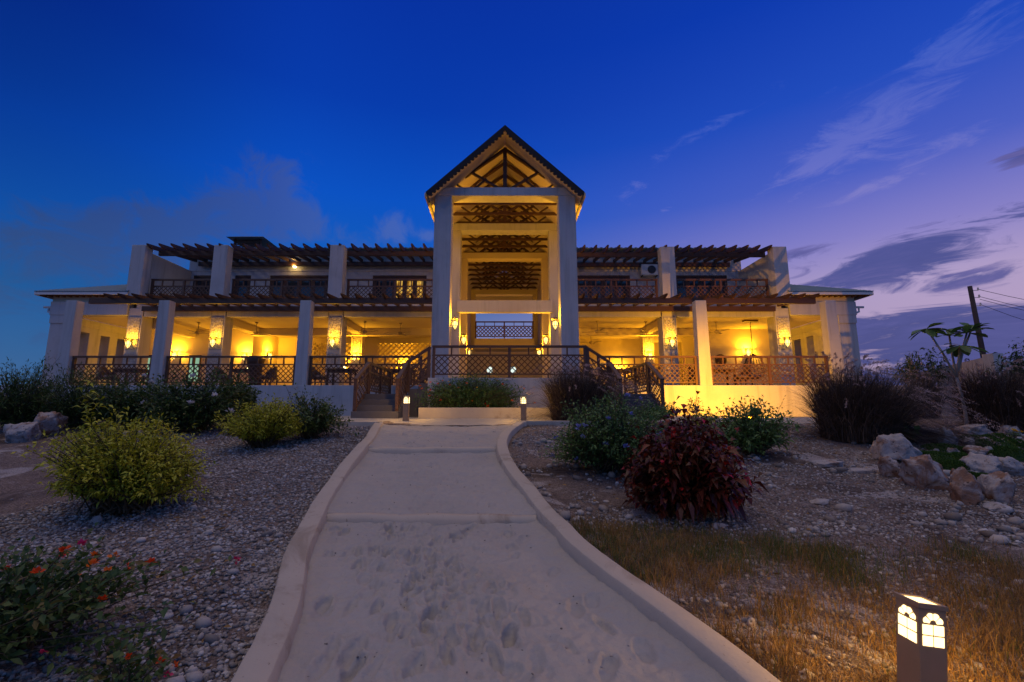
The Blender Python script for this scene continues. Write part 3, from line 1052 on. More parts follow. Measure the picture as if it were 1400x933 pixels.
# roofs of the low end pavilions: front slope and side slope meeting on a hip
for sg, xe, xw in ((-1, -20.45, -16.36), (1, 16.15, 12.44)):
    ze = 6.66
    run = abs(xe - xw)
    ridge = 0.42
    e0 = (xe, 19.25, ze)
    w0 = (xw, 19.25, ze)
    top = (xw, 19.25 + run, ze + run * ridge)
    mb = MB()
    n = 34
    v, f = [], []
    for i in range(n * 4 + 1):
        t = i / (n * 4)
        x = xe + (xw - xe) * t
        o = 0.02 * math.cos(2 * math.pi * i / 4)
        yr = 19.25 + run * t
        v += [(x, 19.25, ze + o), (x, yr + 1e-3, ze + run * ridge * t + o), (x, yr + 1e-3, ze + run * ridge * t + o - 0.04), (x, 19.25, ze + o - 0.04)]
    for i in range(n * 4):
        for k in range(4):
            f.append((i * 4 + k, i * 4 + 4 + k, i * 4 + 4 + (k + 1) % 4, i * 4 + (k + 1) % 4))
    mb.add(v, f)
    v, f = [], []
    ye = 30.0
    for i in range(181):
        t = i / 180
        y = 19.25 + (ye - 19.25) * t
        o = 0.02 * math.cos(2 * math.pi * i / 4)
        xr = xe + (xw - xe) * min(1, (y - 19.25) / run)
        zr = ze + ridge * abs(xr - xe)
        v += [(xe, y, ze + o), (xr, y, zr + o), (xr, y, zr + o - 0.04), (xe, y, ze + o - 0.04)]
    for i in range(180):
        for k in range(4):
            f.append((i * 4 + k, i * 4 + 4 + k, i * 4 + 4 + (k + 1) % 4, i * 4 + (k + 1) % 4))
    mb.add(v, f)
    part(mb, 'pavilion_roof', 'metal_roof')
    a, b = sorted((xe, xw))
    part(MB().box(a + 0.02, b - 0.02, 19.24, 19.30, ze - 0.16, ze - 0.06), 'gutter', 'white_plastic')
    part(MB().box(xe - 0.04, xe + 0.04, 19.32, 30, ze - 0.16, ze - 0.06), 'gutter', 'white_plastic')
    part(MB().box(a + 0.06, b - 0.02, 19.36, 29.9, ze - 0.09, ze - 0.05), 'soffit', 'wood')
    tails = MB()
    for k in range(14):
        x = a + 0.2 + k * (b - a - 0.4) / 13
        tails.box(x - 0.03, x + 0.03, 19.34, 19.6, ze - 0.2, ze - 0.09)
    part(tails, 'rafter_tails', 'wood')
    sx = -20.0 if sg < 0 else 15.6
    part(MB().tube([(sx - sg * 0.1, 19.75, 6.05), (sx + sg * 0.42, 19.75, 6.05)], 0.05).tube([(sx + sg * 0.20, 19.75, 6.05), (sx + sg * 0.20, 19.75, 5.85), (sx - sg * 0.1, 19.75, 5.72)], 0.045), 'rain_spout', 'white_plastic')


# pergolas: two beams each, every rafter a sub-part
def pergola(xa, xb, yf, yb, zf, zb, beam_f, beam_b, step, over_f, name='pergola', hgt=0.16, x_first=None):
    bm_ = MB()
    bm_.box(beam_f[0], beam_f[1], yf - 0.06, yf + 0.06, zf - 0.22, zf)
    bm_.box(beam_b[0], beam_b[1], yb - 0.06, yb + 0.06, zb - 0.22, zb)
    o = part(bm_, name, 'wood')
    n = int(round((xb - xa) / step))
    sl = (zb - zf) / (yb - yf)
    for k in range(n + 1):
        x = xa + (xb - xa) * k / n
        y0, y1 = yf - over_f, yb + 0.10
        z0, z1 = zf + sl * (y0 - yf), zf + sl * (y1 - yf)
        poly = [(y0, z0 + hgt), (y0 + 0.04, z0 + hgt * 0.55), (y0 + 0.30, z0 + 0.002), (y1, z1 + 0.002), (y1, z1 + hgt), ]
        part(MB().prism(poly, 'x', x - 0.035, x + 0.035), 'rafter', 'wood', o)
    return o


pergola(-15.80, -3.0, 20.10, 22.42, 8.78, 9.06, (-15.86, -2.75), (-15.6, -2.75), 0.53, 0.85)
pergola(3.1, 11.9, 20.10, 22.42, 8.72, 9.02, (2.8, 12.05), (2.8, 11.6), 0.53, 0.85)
pergola(-15.3, -3.0, 17.35, 19.47, 5.84, 6.02, (-16.18, -2.7), (-15.8, -2.7), 0.53, 0.42, hgt=0.13)
pergola(3.1, 12.1, 17.35, 19.47, 5.84, 6.02, (2.75, 12.2), (2.75, 11.9), 0.53, 0.42, hgt=0.13)

# entrance hall: four portal frames, trusses, gabled roof
CXT = 0.07
FR = [(16.5, 0.30, 2.02, 0.65), (19.8, 0.28, 1.98, 0.62), (23.6, 0.28, 1.98, 0.62), (31.0, 0.28, 1.98, 0.62)]
for i, (y, hd, hi, pw) in enumerate(FR):
    mb = MB()
    mb.box(CXT - hi - pw, CXT - hi, y - hd, y + hd, 2.46, 9.55)
    mb.box(CXT + hi, CXT + hi + pw, y - hd, y + hd, 2.46, 9.55)
    mb.box(CXT - hi - pw, CXT + hi + pw, y - hd, y + hd, 9.552, 9.90)
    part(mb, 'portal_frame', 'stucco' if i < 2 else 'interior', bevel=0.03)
part(MB().box(CXT - 2.1, CXT + 2.1, 19.40, 19.70, 5.75, 6.28), 'portal_beam', 'stucco', bevel=0.02)
for s in (-1, 1):
    for (y0, y1) in ((20.1, 23.3), (23.9, 30.7)):
        a, b = sorted((CXT + s * 2.3, CXT + s * 2.5))
        part(MB().box(a, b, y0, y1, 5.66, 9.8), 'hall_side_wall', 'interior')
# bridge at the back with its railing, back wall under it
part(MB().box(CXT - 1.95, CXT + 1.95, 29.0, 30.7, 5.50, 6.16), 'bridge', 'interior')
make_railing('bridge_railing', (CXT - 1.9, 29.06, 6.16), (CXT + 1.9, 29.06, 6.16), 1.10, 3, 6, pitch=0.24, topgap=0.28, bar=0.055)
part(MB().box(CXT - 1.97, CXT + 1.97, 30.72, 30.95, 2.47, 5.50), 'back_wall', 'interior')

roof_y0, roof_y1 = 15.75, 33.0
ap, ez_, hw = 12.16, 9.46, 2.93
for s in (-1, 1):
    xe = CXT + s * hw
    if s < 0:
        corrugated((xe, roof_y0, ez_), (xe, roof_y1, ez_), (CXT, roof_y1, ap), (CXT, roof_y0, ap), 58, 0.02, 'hall_roof', 0.04)
    else:
        corrugated((xe, roof_y1, ez_), (xe, roof_y0, ez_), (CXT, roof_y0, ap), (CXT, roof_y1, ap), 58, 0.02, 'hall_roof', 0.04)
    # board lining under the sheets
    sl = math.atan2(ap - ez_, hw)
    nx_o, nz_o = -math.sin(sl) * s, -math.cos(sl)
    q = lambda x, z, d: (x + s * (-math.sin(sl)) * d * 1.0, z - math.cos(sl) * d)
    a0, a1 = q(xe, ez_, 0.08), (CXT + s * 0.001, ap - 0.08 / math.cos(sl))
    b0, b1 = q(xe, ez_, 0.12), (CXT + s * 0.001, ap - 0.12 / math.cos(sl))
    part(MB().prism([a0, a1, b1, b0], 'y', roof_y0 + 0.06, roof_y1 - 0.05), 'roof_lining', 'boards')
    # scalloped barge board
    bb = MB()
    L_ = math.hypot(hw, ap - ez_)
    n = 23
    top = []
    pts = []
    for k in range(n * 6 + 1):
        t = k / (n * 6)
        sc = 0.17 + 0.085 * abs(math.sin(math.pi * t * n))
        cx_, cz_ = xe + (CXT - xe) * t, ez_ + (ap - ez_) * t
        pts.append((cx_ - s * math.sin(sl) * sc * (0.0 if t > 0.999 else 1) * min(1, (1 - t) * 12 + 0.0), cz_ - math.cos(sl) * sc - (0.08 if t > 0.999 else 0)))
        top.append((cx_, cz_ + 0.01))
    v, f = [], []
    for (a, b) in zip(top, pts):
        v += [(a[0], roof_y0 - 0.03, a[1]), (b[0], roof_y0 - 0.03, b[1]), (b[0], roof_y0 + 0.02, b[1]), (a[0], roof_y0 + 0.02, a[1])]
    for k in range(len(top) - 1):
        for j in range(4):
            f.append((k * 4 + j, k * 4 + 4 + j, k * 4 + 4 + (j + 1) % 4, k * 4 + (j + 1) % 4))
    bb.add(v, f)
    part(bb, 'barge_board', 'dark_trim')
    part(MB().box(min(xe, xe + s * 0.05), max(xe, xe + s * 0.05), roof_y0, roof_y1, ez_ - 0.16, ez_ - 0.02), 'eave_board', 'boards')
part(MB().prism([(CXT - 2.6, 9.6), (CXT + 2.6, 9.6), (CXT, 11.85)], 'y', 32.6, 32.8), 'rear_gable', 'interior')
tie_z = 9.96
for y in [16.72] + [17.7 + 0.98 * k for k in range(15)]:
    mb = MB()
    apz = ap - 0.42
    hx = 2.44
    slt = (apz - tie_z) / hx
    mb.box(CXT - hx, CXT + hx, y - 0.04, y + 0.04, tie_z - 0.06, tie_z + 0.06)
    for s in (-1, 1):
        mb.bar((CXT + s * hx, y, tie_z), (CXT + s * 0.05, y, apz), 0.09, 0.14, up=(0, 1, 0))
        mb.bar((CXT + s * 0.06, y, tie_z + 0.04), (CXT + s * hx * 0.54, y, apz - slt * hx * 0.54), 0.08, 0.12, up=(0, 1, 0))
        mb.bar((CXT + s * hx * 0.54, y, tie_z + 0.05), (CXT + s * hx * 0.30, y, tie_z + 0.55), 0.06, 0.08, up=(0, 1, 0))
    for s in (-1, 1):
        mb.bar((CXT + s * hx * 0.62, y, tie_z + 0.05), (CXT + s * hx * 0.80, y, apz - slt * hx * 0.80), 0.06, 0.08, up=(0, 1, 0))
    mb.box(CXT - 0.075, CXT + 0.075, y - 0.055, y + 0.055, tie_z + 0.06, apz + 0.1)
    part(mb, 'roof_truss', 'wood')

# lattice screens at the back of the left wing, a lit room behind
for (a, b) in ((-10.84, -7.95), (-7.12, -3.4)):
    sc = MB().box(a, b, 25.60, 25.66, 5.33, 5.64).box(a, b, 25.60, 25.66, FLOOR, 3.3).box(a, b, 25.60, 25.66, 4.0, 4.16)
    o = part(sc, 'lattice_screen', 'interior')

    class To2:
        up = (0, 1, 0)

        def __init__(self, x, z): self.x, self.z = x, z
        def __call__(self, u, v_, s=0): return Vector((self.x + u, 25.63 + 0.012 * s, self.z + v_))
    lm = MB()
    lattice(lm, b - a, 1.17, 0.30, 0.06, 0.05, To2(a, 4.16))
    lattice(lm, b - a, 0.70, 0.30, 0.06, 0.05, To2(a, 3.3))
    part(lm, 'lattice_panel', 'interior', o)
part(MB().box(-7.95, -7.12, 25.58, 25.85, FLOOR, 5.64), 'back_wall', 'interior')
part(MB().box(-3.4, -2.7, 25.58, 25.85, FLOOR, 5.64), 'back_wall', 'interior')
# green-lit window low in the back wall of the left bay
for x in (-18.15, -15.65):
    fm = MB().box(x - 0.30, x - 0.24, 22.94, 22.998, 3.0, 4.25).box(x + 0.24, x + 0.30, 22.94, 22.998, 3.0, 4.25).box(x - 0.03, x + 0.03, 22.94, 22.998, 3.0, 4.25).box(x - 0.30, x + 0.30, 22.94, 22.998, 4.252, 4.31)
    w_ = part(fm, 'room_window', 'wood')
    part(MB().box(x - 0.24, x - 0.03, 22.965, 22.99, 3.0, 4.25).box(x + 0.03, x + 0.24, 22.965, 22.99, 3.0, 4.25), 'pane', 'green_pane', w_)
# louvred turret on the left roof
tr = MB().box(-15.62, -14.1, 25.2, 26.4, 10.3, 10.9)
for k in range(5):
    tr.bar((-15.64, 25.17, 10.95 + k * 0.09), (-14.08, 25.17, 10.95 + k * 0.09), 0.02, 0.07, up=(0, 0.6, 1))
for xx in (-15.58, -14.14):
    for yy in (25.25, 26.35):
        tr.box(xx - 0.05, xx + 0.05, yy - 0.05, yy + 0.05, 10.9, 11.4)
part(tr, 'roof_turret', 'wood')
tv_ = MB()
tv_.add([(-15.95, 24.9, 11.42), (-13.8, 24.9, 11.42), (-13.8, 26.7, 11.42), (-15.95, 26.7, 11.42), (-15.6, 25.6, 11.72), (-14.2, 25.6, 11.72), (-14.2, 26.0, 11.72), (-15.6, 26.0, 11.72)],
        [(0, 3, 2, 1), (4, 5, 6, 7), (0, 1, 5, 4), (1, 2, 6, 5), (2, 3, 7, 6), (3, 0, 4, 7)])
part(tv_, 'turret_roof', 'metal_roof')

# ------------------------------------------------------------------ lamps and fittings
LAMP_COL = (1.0, 0.44, 0.016)


def point(name, parent, loc, power, color=LAMP_COL, radius=0.04, spot=None):
    ld = bpy.data.lights.new(name, 'SPOT' if spot else 'POINT')
    ld.energy = power
    ld.color = color
    ld.shadow_soft_size = radius
    o = bpy.data.objects.new(name, ld)
    COL.objects.link(o)
    o.parent = parent
    o.location = loc
    if spot:
        ld.spot_size, ld.spot_blend = math.radians(spot[0]), 0.7
        o.rotation_euler = Vector(spot[1]).to_track_quat('-Z', 'Y').to_euler()
    return o


def make_lantern(power):
    """six sided wall lantern, open at the top; its back is at y = 0, it hangs towards -y"""
    root = empty('wall_lantern')
    fr_ = MB()
    cyl = -0.17
    for k in range(6):
        a = math.pi / 3 * k + math.pi / 6
        pts = [(0.165 * math.cos(a), cyl + 0.165 * math.sin(a) * 0.75, 0.13), (0.10 * math.cos(a), cyl + 0.10 * math.sin(a) * 0.8, -0.14), (0.008 * math.cos(a), cyl, -0.31)]
        fr_.tube(pts, [0.011, 0.010, 0.006], 5)
        a2 = a + math.pi / 3
        fr_.bar(pts[0], (0.165 * math.cos(a2), cyl + 0.165 * math.sin(a2) * 0.75, 0.13), 0.018, 0.026)
        fr_.bar(pts[1], (0.10 * math.cos(a2), cyl + 0.10 * math.sin(a2) * 0.8, -0.14), 0.012, 0.014)
    for s in (-1, 1):
        fr_.tube([(s * 0.15, cyl, 0.13), (s * 0.21, cyl, 0.16), (s * 0.22, cyl, 0.21), (s * 0.19, cyl, 0.22)], 0.009, 5)
    fr_.build('frame', 'dark_metal', root)
    MB().lathe([(0.0, -0.335), (0.012, -0.325), (0.016, -0.31), (0.01, -0.295)], 8, (0, cyl, 0)).build('finial', 'dark_metal', root)
    MB().box(-0.05, 0.05, -0.02, 0.0, -0.12, 0.10).tube([(0, -0.01, -0.05), (0, -0.05, -0.05), (0, -0.09, -0.10)], 0.012, 6).build('bracket', 'dark_metal', root)
    MB().lathe([(0.006, -0.29), (0.085, -0.135), (0.10, -0.08), (0.088, 0.0), (0.05, 0.03)], 6, (0, cyl, 0), math.pi / 6).build('glass', 'lamp_glass', root)
    point('bulb', root, (0, cyl - 0.07, 0.14), power)
    return root


lan = make_lantern(52)
lan.location = (-16.2, 19.595, 4.44)
tag(lan, 'wall lantern on the carved pillar beside the left end bay with slot windows', 'lantern', 'lanterns on the veranda pillars')
for x, lb in ((-12.55, 'wall lantern on the carved pillar second from the left end of the veranda'),
              (-7.38, 'wall lantern on the carved pillar just left of the left staircase railing'),
              (7.30, 'wall lantern on the carved pillar just left of the yellow lit front pillar'),
              (12.28, 'wall lantern on the carved pillar beside the right end bay with slot windows')):
    copy_thing(lan, (x, 19.595, 4.50), lb)
inner = make_lantern(150)
inner.location = (-16.63, 23.0, 4.36)
tag(inner, 'lit wall lamp on the back wall of the left bay beside the green lit window', 'lantern', 'lamps inside the veranda')
copy_thing(inner, (-13.08, 23.0, 4.28), 'lit wall lamp near the corner of the left back wall, above a tall basket')
copy_thing(inner, (-12.8, 24.45, 4.55), 'lit wall lamp on the recessed side wall left of the lattice screens', rz=math.radians(90))
copy_thing(inner, (-7.54, 23.10, 4.30), 'lit wall lamp low on the inner column between the two lattice screens')
copy_thing(inner, (7.46, 23.10, 4.36), 'lit wall lamp low on the inner column in the right wing')
copy_thing(inner, (12.40, 23.0, 4.50), 'lit wall lamp on the back wall beside the hanging chair in the right wing')
copy_thing(inner, (6.6, 26.0, 3.75), 'lit wall lamp low on the far back wall behind the right staircase railing')
copy_thing(inner, (-6.2, 28.3, 4.3), 'lit wall lamp in the room behind the lattice screen')
copy_thing(inner, (-9.4, 28.3, 4.3), 'lit wall lamp in the room behind the narrow left lattice screen')
copy_thing(inner, (9.6, 27.4, 4.3), 'lit wall lamp in the alcove right of the inner column in the right wing')
hall = make_lantern(115)
hall.location = (CXT - 2.02, 16.5, 4.72)
hall.rotation_euler = (0, 0, math.radians(90))
tag(hall, 'lantern on the inner side of the left front portal pillar', 'lantern', 'lanterns in the entrance hall')
for i, (y, hd, hi, pw) in enumerate(FR):
    nth = ('front', 'second', 'third', 'rearmost')[i]
    for s in (-1, 1):
        if i == 0 and s < 0:
            continue
        copy_thing(hall, (CXT + s * hi, y, 4.72 - 0.06 * i), 'lantern on the inner side of the %s %s portal pillar' % ('left' if s < 0 else 'right', nth), rz=math.radians(90 if s < 0 else -90))
for s in (-1, 1):  # extra lanterns added behind the pillars, out of view, to brighten the gable
    for (y, z, nth) in ((16.8, 8.2, 'front'), (20.08, 7.9, 'second'), (23.88, 7.9, 'third')):
        copy_thing(hall, (CXT + s * 2.35, y, z), 'added unseen lantern high on the rear of the %s %s portal pillar' % ('left' if s < 0 else 'right', nth), rz=math.radians(180))

# round wall lamp above the balcony
ball = empty('globe_lamp', (-10.71, Y3, 8.86), 'small lit round lamp on the white upper wall above the left balcony doors', 'lamp')
MB().lathe([(0.0, -0.10), (0.06, -0.085), (0.095, -0.03), (0.10, 0.0), (0.095, 0.03), (0.06, 0.085), (0.0, 0.10)], 14, (0, -0.12, 0)).build('globe', 'ball_glow', ball, smooth=True)
MB().box(-0.07, 0.07, -0.03, -0.001, -0.07, 0.07).build('base', 'white_plastic', ball)
point('bulb', ball, (0, -0.27, 0.0), 12, (1.0, 0.55, 0.12), 0.05)

# air conditioner
ac = empty('air_conditioner', (7.45, Y3, 8.33), 'white air conditioner box on the upper wall left of the right balcony pillar', 'air conditioner')
MB().box(-0.42, 0.42, -0.32, -0.02, 0, 0.56).build('case', 'white_plastic', ac, bevel=0.02)
g_ = MB().lathe([(0.21, 0.0), (0.21, 0.012)], 24)
g_.v = [(x + 0.10, -0.322 - z, y + 0.28) for (x, y, z) in g_.v]
g_.build('fan_grille', 'dark_plastic', ac)
MB().box(-0.40, -0.34, -0.30, 0, -0.05, 0.0).box(0.34, 0.40, -0.30, 0, -0.05, 0.0).build('bracket', 'dark_metal', ac)


# ceiling fans
def make_fan():
    root = empty('ceiling_fan')
    MB().tube([(0, 0, 0), (0, 0, 0.48)], 0.016, 8).lathe([(0.03, 0.40), (0.06, 0.44), (0.065, 0.48)], 12).build('down_rod', 'fan_paint', root)
    MB().lathe([(0.03, -0.10), (0.09, -0.07), (0.12, -0.02), (0.11, 0.03), (0.04, 0.06)], 16).build('motor', 'fan_paint', root, smooth=True)
    for k in range(3):
        a = 2 * math.pi * k / 3 + 0.5
        c_, s_ = math.cos(a), math.sin(a)
        b_ = MB().bar((0.10 * c_, 0.10 * s_, -0.03), (0.20 * c_, 0.20 * s_, -0.03), 0.04, 0.012).bar((0.19 * c_, 0.19 * s_, -0.03), (0.72 * c_, 0.72 * s_, -0.015), 0.12, 0.012)
        b_.build('blade', 'fan_paint', root)
    return root


fan = make_fan()
fan.location = (-14.45, 21.2, 5.18)
tag(fan, 'ceiling fan in the left bay above the green lit window', 'ceiling fan', 'ceiling fans in the veranda')
for (x, y, z, r_, lb) in ((-11.7, 21.2, 5.18, 0.4, 'ceiling fan above the tall basket and the lamp in the recess'),
                          (-4.92, 21.4, 5.18, 0.9, 'ceiling fan just left of the entrance hall, in front of the wide lattice screen'),
                          (-6.5, 21.0, 5.18, 1.3, 'ceiling fan close to the right side of the carved pillar near the left stairs'),
                          (4.40, 20.9, 5.18, 0.2, 'ceiling fan right of the entrance hall, nearer of two in line'),
                          (4.75, 24.3, 5.18, 0.7, 'ceiling fan right of the entrance hall, farther of two in line'),
                          (6.7, 21.0, 5.18, 1.5, 'ceiling fan just left of the carved pillar in the right wing'),
                          (10.0, 21.0, 5.18, 0.35, 'ceiling fan between the yellow lit pillar and the hanging chair rope')):
    copy_thing(fan, (x, y, z), lb, rz=r_)


# bollard lights
def make_bollard(hh=0.62, w=0.13):
    root = empty('bollard_light')
    h2 = w / 2
    body = MB().box(-h2, h2, -h2, h2, -0.15, hh - 0.022)
    body.build('post', 'bollard_paint', root, bevel=0.003)
    cap = MB()
    c0 = h2 + 0.006
    cap.box(-c0, c0, -c0, -c0 + 0.016, hh - 0.020, hh).box(-c0, c0, c0 - 0.016, c0, hh - 0.020, hh).box(-c0, -c0 + 0.016, -c0 + 0.0162, c0 - 0.0162, hh - 0.020, hh).box(c0 - 0.016, c0, -c0 + 0.0162, c0 - 0.0162, hh - 0.020, hh)
    cap.build('cap', 'bollard_paint', root)
    MB().box(-c0 + 0.017, c0 - 0.017, -c0 + 0.017, c0 - 0.017, hh - 0.018, hh - 0.006).build('top_pane', 'bollard_glow', root)
    # arched window of four square panes and a fan of four petals, on each side
    ww, g = 0.100, 0.006
    cell = (ww - g) / 2
    zb = hh - 0.185
    for q in range(4):
        mb = MB()

        def add_poly(pl):
            out = []
            for off in (0.0, 0.0025):
                for (u, z) in pl:
                    p = Vector((u, -h2 - off, z))
                    p.rotate(Matrix.Rotation(q * math.pi / 2, 3, 'Z'))
                    out.append(tuple(p))
            n = len(pl)
            mb.add(out, [tuple(range(n)), tuple(range(n, 2 * n))] + [(i, (i + 1) % n, (i + 1) % n + n, i + n) for i in range(n)])
        for cx_ in (-1, 1):
            for r in range(2):
                u0 = g / 2 if cx_ > 0 else -g / 2 - cell
                z0 = zb + r * (0.044 + g)
                add_poly([(u0, z0), (u0 + cell, z0), (u0 + cell, z0 + 0.044), (u0, z0 + 0.044)])
        zc = zb + 2 * (0.044 + g)
        for k in range(4):
            a0, a1 = math.pi * k / 4 + 0.07, math.pi * (k + 1) / 4 - 0.07
            R, r0 = ww / 2, 0.018
            pl = [(r0 * math.cos((a0 + a1) / 2 - 0.3), zc + r0 * math.sin((a0 + a1) / 2 - 0.3))]
            for j in range(6):
                a = a0 + (a1 - a0) * j / 5
                rr = R - 0.005 * abs(j - 2.5) / 2.5
                pl.append((rr * math.cos(a), zc + rr * math.sin(a) * 1.0))
            pl.append((r0 * math.cos((a0 + a1) / 2 + 0.3), zc + r0 * math.sin((a0 + a1) / 2 + 0.3)))
            add_poly(pl)
        mb.build('lamp_window', 'bollard_glow', root)
        p = Vector((0, -h2 - 0.012, hh - 0.10))
        d = Vector((0, -1, -0.30))
        p.rotate(Matrix.Rotation(q * math.pi / 2, 3, 'Z'))
        d.rotate(Matrix.Rotation(q * math.pi / 2, 3, 'Z'))
        point('bulb', root, p, 26.0, (1.0, 0.52, 0.10), 0.03, spot=(156, d))
    return root


bol = make_bollard()
bol.location = (1.985, 2.42, -0.125)
bol.rotation_euler = (0, math.radians(7.0), 0)
tag(bol, 'lit square bollard lamp with arched panes in the dry grass, nearest of the three', 'bollard lamp', 'bollard lamps along the path')
copy_thing(bol, (-2.50, 11.85, 1.19), 'lit bollard lamp at the foot of the left stairs beside the flowering hedge', rz=0.0, scale=1.06)
copy_thing(bol, (0.52, 11.75, 1.18), 'lit bollard lamp at the right end of the flowering hedge by the path head', rz=0.0, scale=1.06)

# flood light on the ground behind the right shrubs
fl_ = empty('flood_light', (7.15, 13.0, 1.25), 'black flood lamp on the ground shining on the yellow base wall', 'flood lamp')
MB().box(-0.12, 0.12, -0.05, 0.05, 0.10, 0.28).build('housing', 'dark_metal', fl_, bevel=0.01)
MB().box(-0.02, 0.02, -0.02, 0.02, 0.0, 0.12).box(-0.12, 0.12, -0.08, 0.08, 0.0, 0.02).build('stand', 'dark_metal', fl_)
MB().box(-0.10, 0.10, 0.051, 0.056, 0.12, 0.26).build('glass', 'lamp_glass', fl_)
point('bulb', fl_, (0, 0.14, 0.20), 3000, (1.0, 0.40, 0.004), 0.08, spot=(120, (0.28, 1.0, -0.06)))

# ------------------------------------------------------------------ furniture on the veranda


def make_table():
    root = empty('dining_table')
    MB().box(-0.55, 0.55, -0.40, 0.40, 0.70, 0.75).build('table_top', 'rattan', root, bevel=0.01)
    MB().box(-0.48, 0.48, -0.33, 0.33, 0.62, 0.698).build('apron', 'rattan', root)
    for sx_ in (-1, 1):
        for sy_ in (-1, 1):
            MB().box(sx_ * 0.46 - 0.035, sx_ * 0.46 + 0.035, sy_ * 0.31 - 0.035, sy_ * 0.31 + 0.035, 0, 0.62).build('leg', 'rattan', root)
    return root


def make_chair():
    root = empty('rattan_armchair')
    MB().box(-0.29, 0.29, -0.27, 0.27, 0.34, 0.42).build('seat', 'rattan', root, bevel=0.02)
    MB().box(-0.25, 0.25, -0.25, 0.22, 0.421, 0.49).build('cushion', 'cushion', root, bevel=0.02)
    bk = MB()
    for k in range(9):
        a = math.pi * (k - 4) / 8.5
        a2 = math.pi * (k - 3) / 8.5
        if k < 8:
            h0 = 0.62 + 0.26 * math.cos(a) ** 2
            h1 = 0.62 + 0.26 * math.cos(a2) ** 2
            p0 = (0.33 * math.sin(a), 0.02 + 0.29 * math.cos(a))
            p1 = (0.33 * math.sin(a2), 0.02 + 0.29 * math.cos(a2))
            bk.add([(p0[0], p0[1], 0.34), (p1[0], p1[1], 0.34), (p1[0], p1[1], h1), (p0[0], p0[1], h0), (p0[0] * 0.9, p0[1] * 0.88, 0.34), (p1[0] * 0.9, p1[1] * 0.88, 0.34), (p1[0] * 0.9, p1[1] * 0.88, h1), (p0[0] * 0.9, p0[1] * 0.88, h0)],
                   [(0, 1, 2, 3), (4, 7, 6, 5), (3, 2, 6, 7), (0, 4, 5, 1), (0, 3, 7, 4), (1, 5, 6, 2)])
    bk.build('backrest', 'rattan', root)
    for sx_ in (-1, 1):
        for sy_ in (-1, 1):
            MB().tube([(sx_ * 0.25, sy_ * 0.23, 0), (sx_ * 0.25, sy_ * 0.23, 0.34)], 0.025, 6).build('leg', 'rattan', root)
    return root


tb = make_table()
ch = make_chair()
spots = [(-15.2, 18.6, 'left end bay beside the slot windows', 'left end bay'),
         (-10.6, 18.7, 'bay with the tall basket', 'bay with the tall basket'),
         (-6.6, 18.6, 'bay left of the left stairs', 'bay left of the stairs'),
         (-4.2, 18.8, 'space between the left stairs and the hall', 'space left of the hall'),
         (5.2, 18.7, 'bay behind the right staircase', 'bay behind the right staircase'),
         (8.9, 18.7, 'bay with the round wall plaque', 'bay with the round plaque')]
for i, (x, y, a, b) in enumerate(spots):
    if i == 0:
        tb.location = (x, y, FLOOR + 0.004)
        tag(tb, 'dark dining table behind the railing in the ' + a, 'table', 'tables on the veranda')
    else:
        copy_thing(tb, (x, y, FLOOR + 0.004), 'dark dining table behind the railing in the ' + a)
    for s, w_ in ((-1, 'left'), (1, 'right')):
        lb = 'rattan armchair %s of the table in the %s' % (w_, b)
        loc = (x + s * 0.95, y, FLOOR + 0.004)
        rz_ = math.radians(90 if s < 0 else -90)
        if i == 0 and s < 0:
            ch.location = loc
            ch.rotation_euler = (0, 0, rz_)
            tag(ch, lb, 'chair', 'armchairs on the veranda')
        else:
            copy_thing(ch, loc, lb, rz=rz_)
# tall basket
bs = MB().lathe([(0.16, 0), (0.20, 0.4), (0.30, 0.95), (0.36, 1.12), (0.33, 1.12), (0.27, 0.93)], 20, (0, 0, 0))
o = bs.build('tall_basket', 'rattan', smooth=True)
o.location = (-9.85, 18.0, FLOOR + 0.004)
tag(o, 'tall dark flared basket behind the railing left of the third front pillar', 'basket')
# round plaque
pq = MB().lathe([(0.30, 0.0), (0.30, 0.03), (0.24, 0.05), (0.20, 0.03), (0.10, 0.06), (0.0, 0.06)], 28)
pq.v = [(x, -z, y) for (x, y, z) in pq.v]
o = pq.build('wall_plaque', 'rattan')
o.location = (11.05, 22.99, 4.06)
tag(o, 'round dark carved plaque on the back wall of the right bay', 'plaque')
# hanging chair
hc = empty('hanging_chair', (11.45, 20.7, FLOOR + 0.5), 'dark wicker hanging chair on a long rod in the right bay', 'hanging chair')
MB().tube([(0, 0, 1.15), (0, 0, 2.66)], 0.018, 6).build('rod', 'dark_metal', hc)
MB().box(-0.32, 0.32, -0.10, 0.10, 2.66, 2.735).build('ceiling_plate', 'wood', hc)
eg = MB()
for k in range(18):
    a = 2 * math.pi * k / 18
    if 4.0 < a < 5.4:
        continue
    eg.tube([(0.02 * math.cos(a), 0.02 * math.sin(a), 1.15), (0.30 * math.cos(a), 0.30 * math.sin(a), 0.95), (0.45 * math.cos(a), 0.45 * math.sin(a), 0.5), (0.36 * math.cos(a), 0.36 * math.sin(a), 0.12), (0.05 * math.cos(a), 0.05 * math.sin(a), 0.0)], 0.014, 5)
for z, r in ((0.12, 0.36), (0.3, 0.43), (0.5, 0.45), (0.72, 0.40)):
    eg.tube([(r * math.cos(t), r * math.sin(t), z) for t in np.linspace(5.4, 4.0 + 2 * math.pi, 26)], 0.014, 5)
eg.build('basket', 'rattan', hc)
MB().lathe([(0.1, 0.03), (0.34, 0.10), (0.36, 0.18), (0.1, 0.20)], 18).build('cushion', 'cushion', hc, smooth=True)
